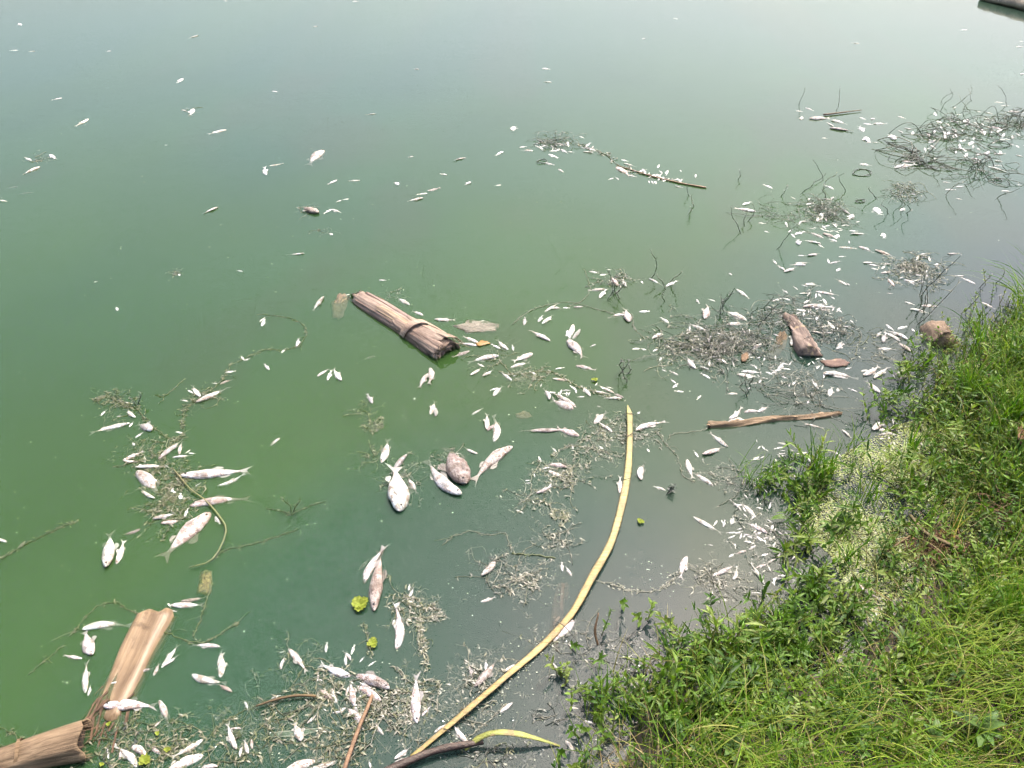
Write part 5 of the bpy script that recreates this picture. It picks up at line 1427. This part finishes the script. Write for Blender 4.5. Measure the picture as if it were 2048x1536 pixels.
MC(1470, 1380, 60, 40, 'broad leafy weed on the bank right of the corner plant', seed=4)
MC(1550, 1255, 40, 30, 'leafy weed clump in the shallows above the bank corner', seed=5)
MC(1620, 1185, 44, 34, 'dark leafy clump among the debris at the margin', seed=6)
MC(1590, 1290, 50, 36, 'leafy clump in front of the dark pool', seed=7)
MC(1565, 985, 40, 30, 'low dark weed clump at the top of the margin', (.05, .10), (.02, .04), seed=8)
MC(1600, 960, 46, 30, 'weed clump below the tall grass tuft', seed=9)
MC(1640, 1040, 46, 30, 'weed clump left of the duckweed', seed=10)
MC(1600, 1095, 26, 14, 'small weed clump over the drowned fish', (.06, .12), seed=11)
MC(1660, 1230, 40, 22, 'weed clump above the lone white fish in the pool', seed=12)
MC(1790, 830, 44, 26, 'weed clump at the upper edge of the duckweed', seed=13)
MC(1830, 745, 30, 18, 'feathery pale weed below the mossy stump', (.08, .16), seed=14)
MC(1890, 830, 50, 40, 'lush green clump at the upper bank', (.10, .2), seed=15)
MC(1900, 960, 50, 40, 'tall leafy clump right of the duckweed', (.10, .22), seed=16)
MC(1980, 900, 60, 50, 'lush clump at the right edge of the bank', (.10, .22), seed=17)
MC(1760, 1060, 30, 10, 'few leafy stems rising from the duckweed', (.10, .2), seed=18)
MC(1820, 980, 30, 10, 'leafy stems in the middle of the duckweed', (.10, .22), seed=19)
MC(1730, 960, 60, 14, 'thin leafy stems across the upper duckweed', (.08, .2), seed=30)
MC(1790, 1130, 60, 14, 'thin leafy stems across the lower duckweed', (.08, .2), seed=31)
MC(1870, 900, 50, 16, 'leafy stems at the right rim of the duckweed', (.08, .2), seed=32)
MC(1960, 780, 60, 44, 'bushy clump under the arching grass at right', (.10, .2), seed=20)
MC(2010, 1030, 50, 30, 'leafy clump over the brown dead roots', (.08, .2), seed=21)
MC(1430, 1290, 30, 16, 'narrow leafy clump at the tip of the bank', (.08, .16), seed=22)

# tufts of tall grass
def tuft(px, py, n, ln, wid, label, az0=None, spread=3.14, col_=GREENS[:4], spot=.03, bend=(.3, 1.2)):
    c = P(px, py); gz = max(float(ground_z(c.x, c.y)), -.01)
    root = empty('grass_tuft', (c.x, c.y, gz))
    az = nr.uniform(-spread, spread, n) + (az0 or 0)
    b = np.stack([nr.normal(0, spot, n), nr.normal(0, spot, n), np.zeros(n)], 1)
    o = blades('blades', b, az, nr.uniform(ln * .5, ln, n), nr.uniform(wid * .6, wid, n), nr.uniform(*bend, n), tints(n, col_), M['grass'], nr.uniform(.05, .4, n), 8, root)
    o['kind'] = 'stuff'
    tag(root, label, 'grass', 'tufts of tall grass on the bank')
tuft(1640, 955, 60, .24, .006, 'upright bright grass tuft by the hollow stalk', bend=(.1, .7))
tuft(1815, 920, 14, .26, .011, 'few broad grass blades standing in the duckweed', bend=(.05, .4), spot=.012)
tuft(1960, 700, 40, .38, .006, 'arching grass tuft at the top of the bank', az0=3.0, spread=1.2, bend=(.6, 1.5))
tuft(2060, 640, 50, .55, .007, 'long arching blades entering from the right edge', az0=3.1, spread=.8, bend=(.7, 1.6))
tuft(1930, 810, 60, .30, .006, 'grass tuft on the upper bank edge', bend=(.3, 1.2))
tuft(2000, 880, 70, .30, .006, 'grass tuft at the right side of the upper bank')
tuft(1690, 1130, 16, .2, .007, 'wide bladed sprig in front of the duckweed', bend=(.2, .9))
tuft(1480, 1290, 24, .18, .006, 'grassy sprig at the bank tip', bend=(.3, 1.1))
tuft(1500, 960, 30, .2, .004, 'thin grass sprig at the margin top', bend=(.4, 1.2))
tuft(1250, 1450, 26, .22, .004, 'thin grass sprig over the sparkling water', az0=2.6, spread=1.2, bend=(.3, 1.0))
tuft(1210, 1395, 12, .14, .007, 'broad bladed sprig alone in the sparkling water', bend=(.4, 1.2), spot=.01)
tuft(1340, 1320, 14, .16, .005, 'grass sprig beside the corner plant', az0=2.2, spread=1.2)
tuft(1990, 1290, 60, .22, .005, 'dark green grass tuft on the right bank')
tuft(1680, 1460, 70, .16, .004, 'dark green fine grass tuft at the bottom', col_=[(.05, .14, .015), (.06, .16, .02)])
tuft(1740, 1010, 14, .22, .006, 'slender blades leaning over the duckweed middle', bend=(.3, 1.2))
tuft(1700, 900, 16, .2, .005, 'slender blades at the upper duckweed rim', bend=(.4, 1.3))
tuft(1860, 1040, 16, .24, .006, 'slender blades at the right duckweed rim', bend=(.3, 1.2))
tuft(1890, 1080, 8, .3, .004, 'tall dry straws standing by the dead roots', col_=[(.45, .36, .18), (.4, .3, .14)], bend=(0, .3), spot=.02)

# brown dead roots under the right bank
def roots(px, py, rpx, n, label, seed):
    r = random.Random(seed); c = P(px, py); gz = max(0, float(ground_z(c.x, c.y)))
    root = MB()
    for k in range(n):
        p = P(px + r.gauss(0, rpx * .5), py + r.gauss(0, rpx * .3)) - c; p.z = r.uniform(0, .03)
        a = r.uniform(0, 6.28); l = r.uniform(.04, .14); q = [p]
        for _ in range(4):
            a += r.gauss(0, .5); q.append(q[-1] + Vector((math.cos(a) * l / 4, math.sin(a) * l / 4, r.uniform(-.008, .010))))
        root.tube(q, r.uniform(.0007, .0018), 4, tint=vary(r.choice([(.8, .6, .5), (1, .8, .6), (.5, .35, .3)]), r))
    o = root.build('dead_roots', M['straw']); o.location = (c.x, c.y, gz)
    tag(o, label, 'roots', kind='stuff')
roots(1885, 1105, 60, 260, 'brown dead roots at the foot of the right bank', 1)
roots(2020, 1065, 40, 160, 'reddish brown dead roots in the hollow at the right edge', 2)
stalk('fallen_branch', [(1820, 1030), (1850, 1065), (1890, 1085), (1930, 1105)], [(0, .006), (.5, .010), (1, .008)], .05, 'straw', 'thick brown stem lying from the duckweed to the bank', 'stem', [(0, (.35, .4, .2)), (1, (.6, .5, .3))], flat=.9)
stalk('fallen_twig', [(1772, 1105), (1795, 1088), (1820, 1072)], [(0, .003), (1, .004)], .03, 'straw', 'short brown stem leaning in the duckweed', 'stem', [(0, (.6, .5, .3)), (1, (.5, .5, .3))], flat=.9)
flat_piece('dry_leaf', [(2004, 910), (2016, 902), (2024, 915), (2020, 940), (2010, 948), (2006, 930)], .16, .002, 'straw', 'pinkish brown dry leaf hanging in the right bank plants', 'leaf', tint=(.8, .5, .4))

# broad-leaved plant at the bottom right, leaf by leaf
def broad_plant(px, py, label, n=10, ll=.09, seed=0, pal=((.065, .12, .03), (.09, .15, .04))):
    r = random.Random(seed); c = P(px, py, .22)
    gz = float(ground_z(c.x, c.y)); root = empty('broad_plant', (c.x, c.y, gz + .03))
    for k in range(n):
        a = k * 2.4 + r.uniform(-.3, .3); el = r.uniform(.25, 1.1)
        mb = MB(); leaf_shape(mb, Vector((0, 0, .01)), Vector((math.cos(a) * math.cos(el), math.sin(a) * math.cos(el), math.sin(el))), Vector((0, 0, 1)), ll * r.uniform(.6, 1.15), ll * .15 * r.uniform(.8, 1.3), vary(r.choice(pal), r), r.uniform(.3, 1.0), .35)
        mb.build('leaf', M['herb'], root)
    mb = MB(); mb.tube([(0, 0, -.05), (0, 0, .02)], [.003, .002], 6, tint=(.12, .16, .04)); mb.build('stem', M['herb'], root)
    tag(root, label, 'plant', 'broad leaved plants in the turf')
broad_plant(1960, 1465, 'broad-leaved plant with pointed leaves at the bottom right', 11, .085, 1)
broad_plant(1870, 1475, 'second broad-leaved plant left of the bottom right one', 8, .06, 2)
broad_plant(1670, 1395, 'broad-leaved plant in the turf below the pool', 9, .055, 3)
broad_plant(1470, 1480, 'broad-leaved plant at the bottom of the bank', 8, .06, 4)
broad_plant(1830, 1240, 'broad-leaved plant at the head of the turf', 8, .07, 5)
broad_plant(1560, 1420, 'small broad-leaved plant in the leafy edge', 8, .06, 6)

# duckweed: thousands of fronds on the water by the bank
def in_poly(x, y, poly):
    ins = np.zeros(len(x), bool); m = len(poly)
    for i in range(m):
        (ax, ay), (bx, by) = poly[i], poly[(i + 1) % m]
        ins ^= ((ay > y) != (by > y)) & (x < (bx - ax) * (y - ay) / ((by - ay) or 1e-9) + ax)
    return ins
poly = [(p.x, p.y) for p in (P(*q) for q in [(1590, 985), (1640, 930), (1720, 890), (1790, 850), (1860, 835), (1930, 850), (1970, 950), (1980, 1050), (1930, 1120), (1880, 1150), (1830, 1210), (1740, 1250), (1690, 1180), (1660, 1110), (1600, 1060)])]
xs, ys = [a for a, _ in poly], [b for _, b in poly]
x = nr.uniform(min(xs), max(xs), 95000); y = nr.uniform(min(ys), max(ys), 95000)
k = in_poly(x, y, poly) & (nr.random(len(x)) < np.clip(patch(x, y, 3.0, 3) * 1.25 + .15 * nr.normal(size=len(x)) - .05, .06, 1))
x, y = x[k], y[k]
x2 = nr.uniform(.5, 2.4, 9000); y2 = nr.uniform(1.2, 3.8, 9000); d2 = shore_dist(x2, y2)
k2 = (d2 < .02) & (d2 > -.28) & (nr.random(9000) < .16)
x = np.concatenate([x, x2[k2]]); y = np.concatenate([y, y2[k2]])
n = len(x); rr = nr.uniform(.0014, .0036, n); a0 = nr.uniform(0, 6.28, n)
an = np.arange(6) * math.pi / 3
cz = np.maximum(ground_z(x, y), 0) + nr.uniform(.001, .003, n)
tx, ty = nr.normal(0, .12, n), nr.normal(0, .12, n)
vx = np.cos(a0[:, None] + an) * rr[:, None]; vy = np.sin(a0[:, None] + an) * rr[:, None] * .8
V = np.stack([x[:, None] + vx, y[:, None] + vy, cz[:, None] + vx * tx[:, None] + vy * ty[:, None]], -1).reshape(-1, 3)
bq = (np.arange(n) * 6)[:, None]
Q = np.concatenate([bq + np.array([[0, 1, 2, 3]]), bq + np.array([[0, 3, 4, 5]])], 0)
tc = tints(n, [(.17, .215, .03), (.21, .245, .045), (.125, .175, .022), (.24, .24, .08), (.17, .15, .05)], [.3, .25, .25, .12, .08])
tag(numpy_mesh('duckweed', V, Q, np.repeat(tc, 6, 0), M['duck'], smooth=False), 'pale yellow green duckweed spread between the bank plants', 'duckweed', kind='stuff')

# specks of scum and shed scales drifting on the pond
r = random.Random(3); fl = MB()
def fleck(p, s_):
    m_ = r.randint(4, 6); a0_ = r.uniform(0, 6)
    t = r.choice([(1, 1, 1), (.8, .85, .7), (1.2, 1.2, 1.15), (.6, .6, .4)])
    vs = [p + Vector((math.cos(a0_ + i * 6.283 / m_) * s_ * r.uniform(.6, 1.2), math.sin(a0_ + i * 6.283 / m_) * s_ * r.uniform(.4, 1), .001 + r.uniform(0, .0012))) for i in range(m_)]
    fl.add(vs, [tuple(range(m_))], t)
for _ in range(650):
    px, py = r.uniform(0, 2048), r.uniform(120, 1536) ** 1.0
    p = P(px, py)
    if shore_dist([p.x], [p.y])[0] > -.05: continue
    fleck(p, r.uniform(.0008, .0030) * (1 + .12 * p.y))
for (px, py, rr_) in DEBRIS_PX:
    for _ in range(26):
        p = P(px + r.gauss(0, rr_ * .6), py + r.gauss(0, rr_ * .5))
        if shore_dist([p.x], [p.y])[0] > -.02: continue
        fleck(p, r.uniform(.0010, .0034))
tag(fl.build('scum_flecks', M['fleck'], smooth=False), 'tiny pale specks of scum drifting on the water', 'scum', kind='stuff')
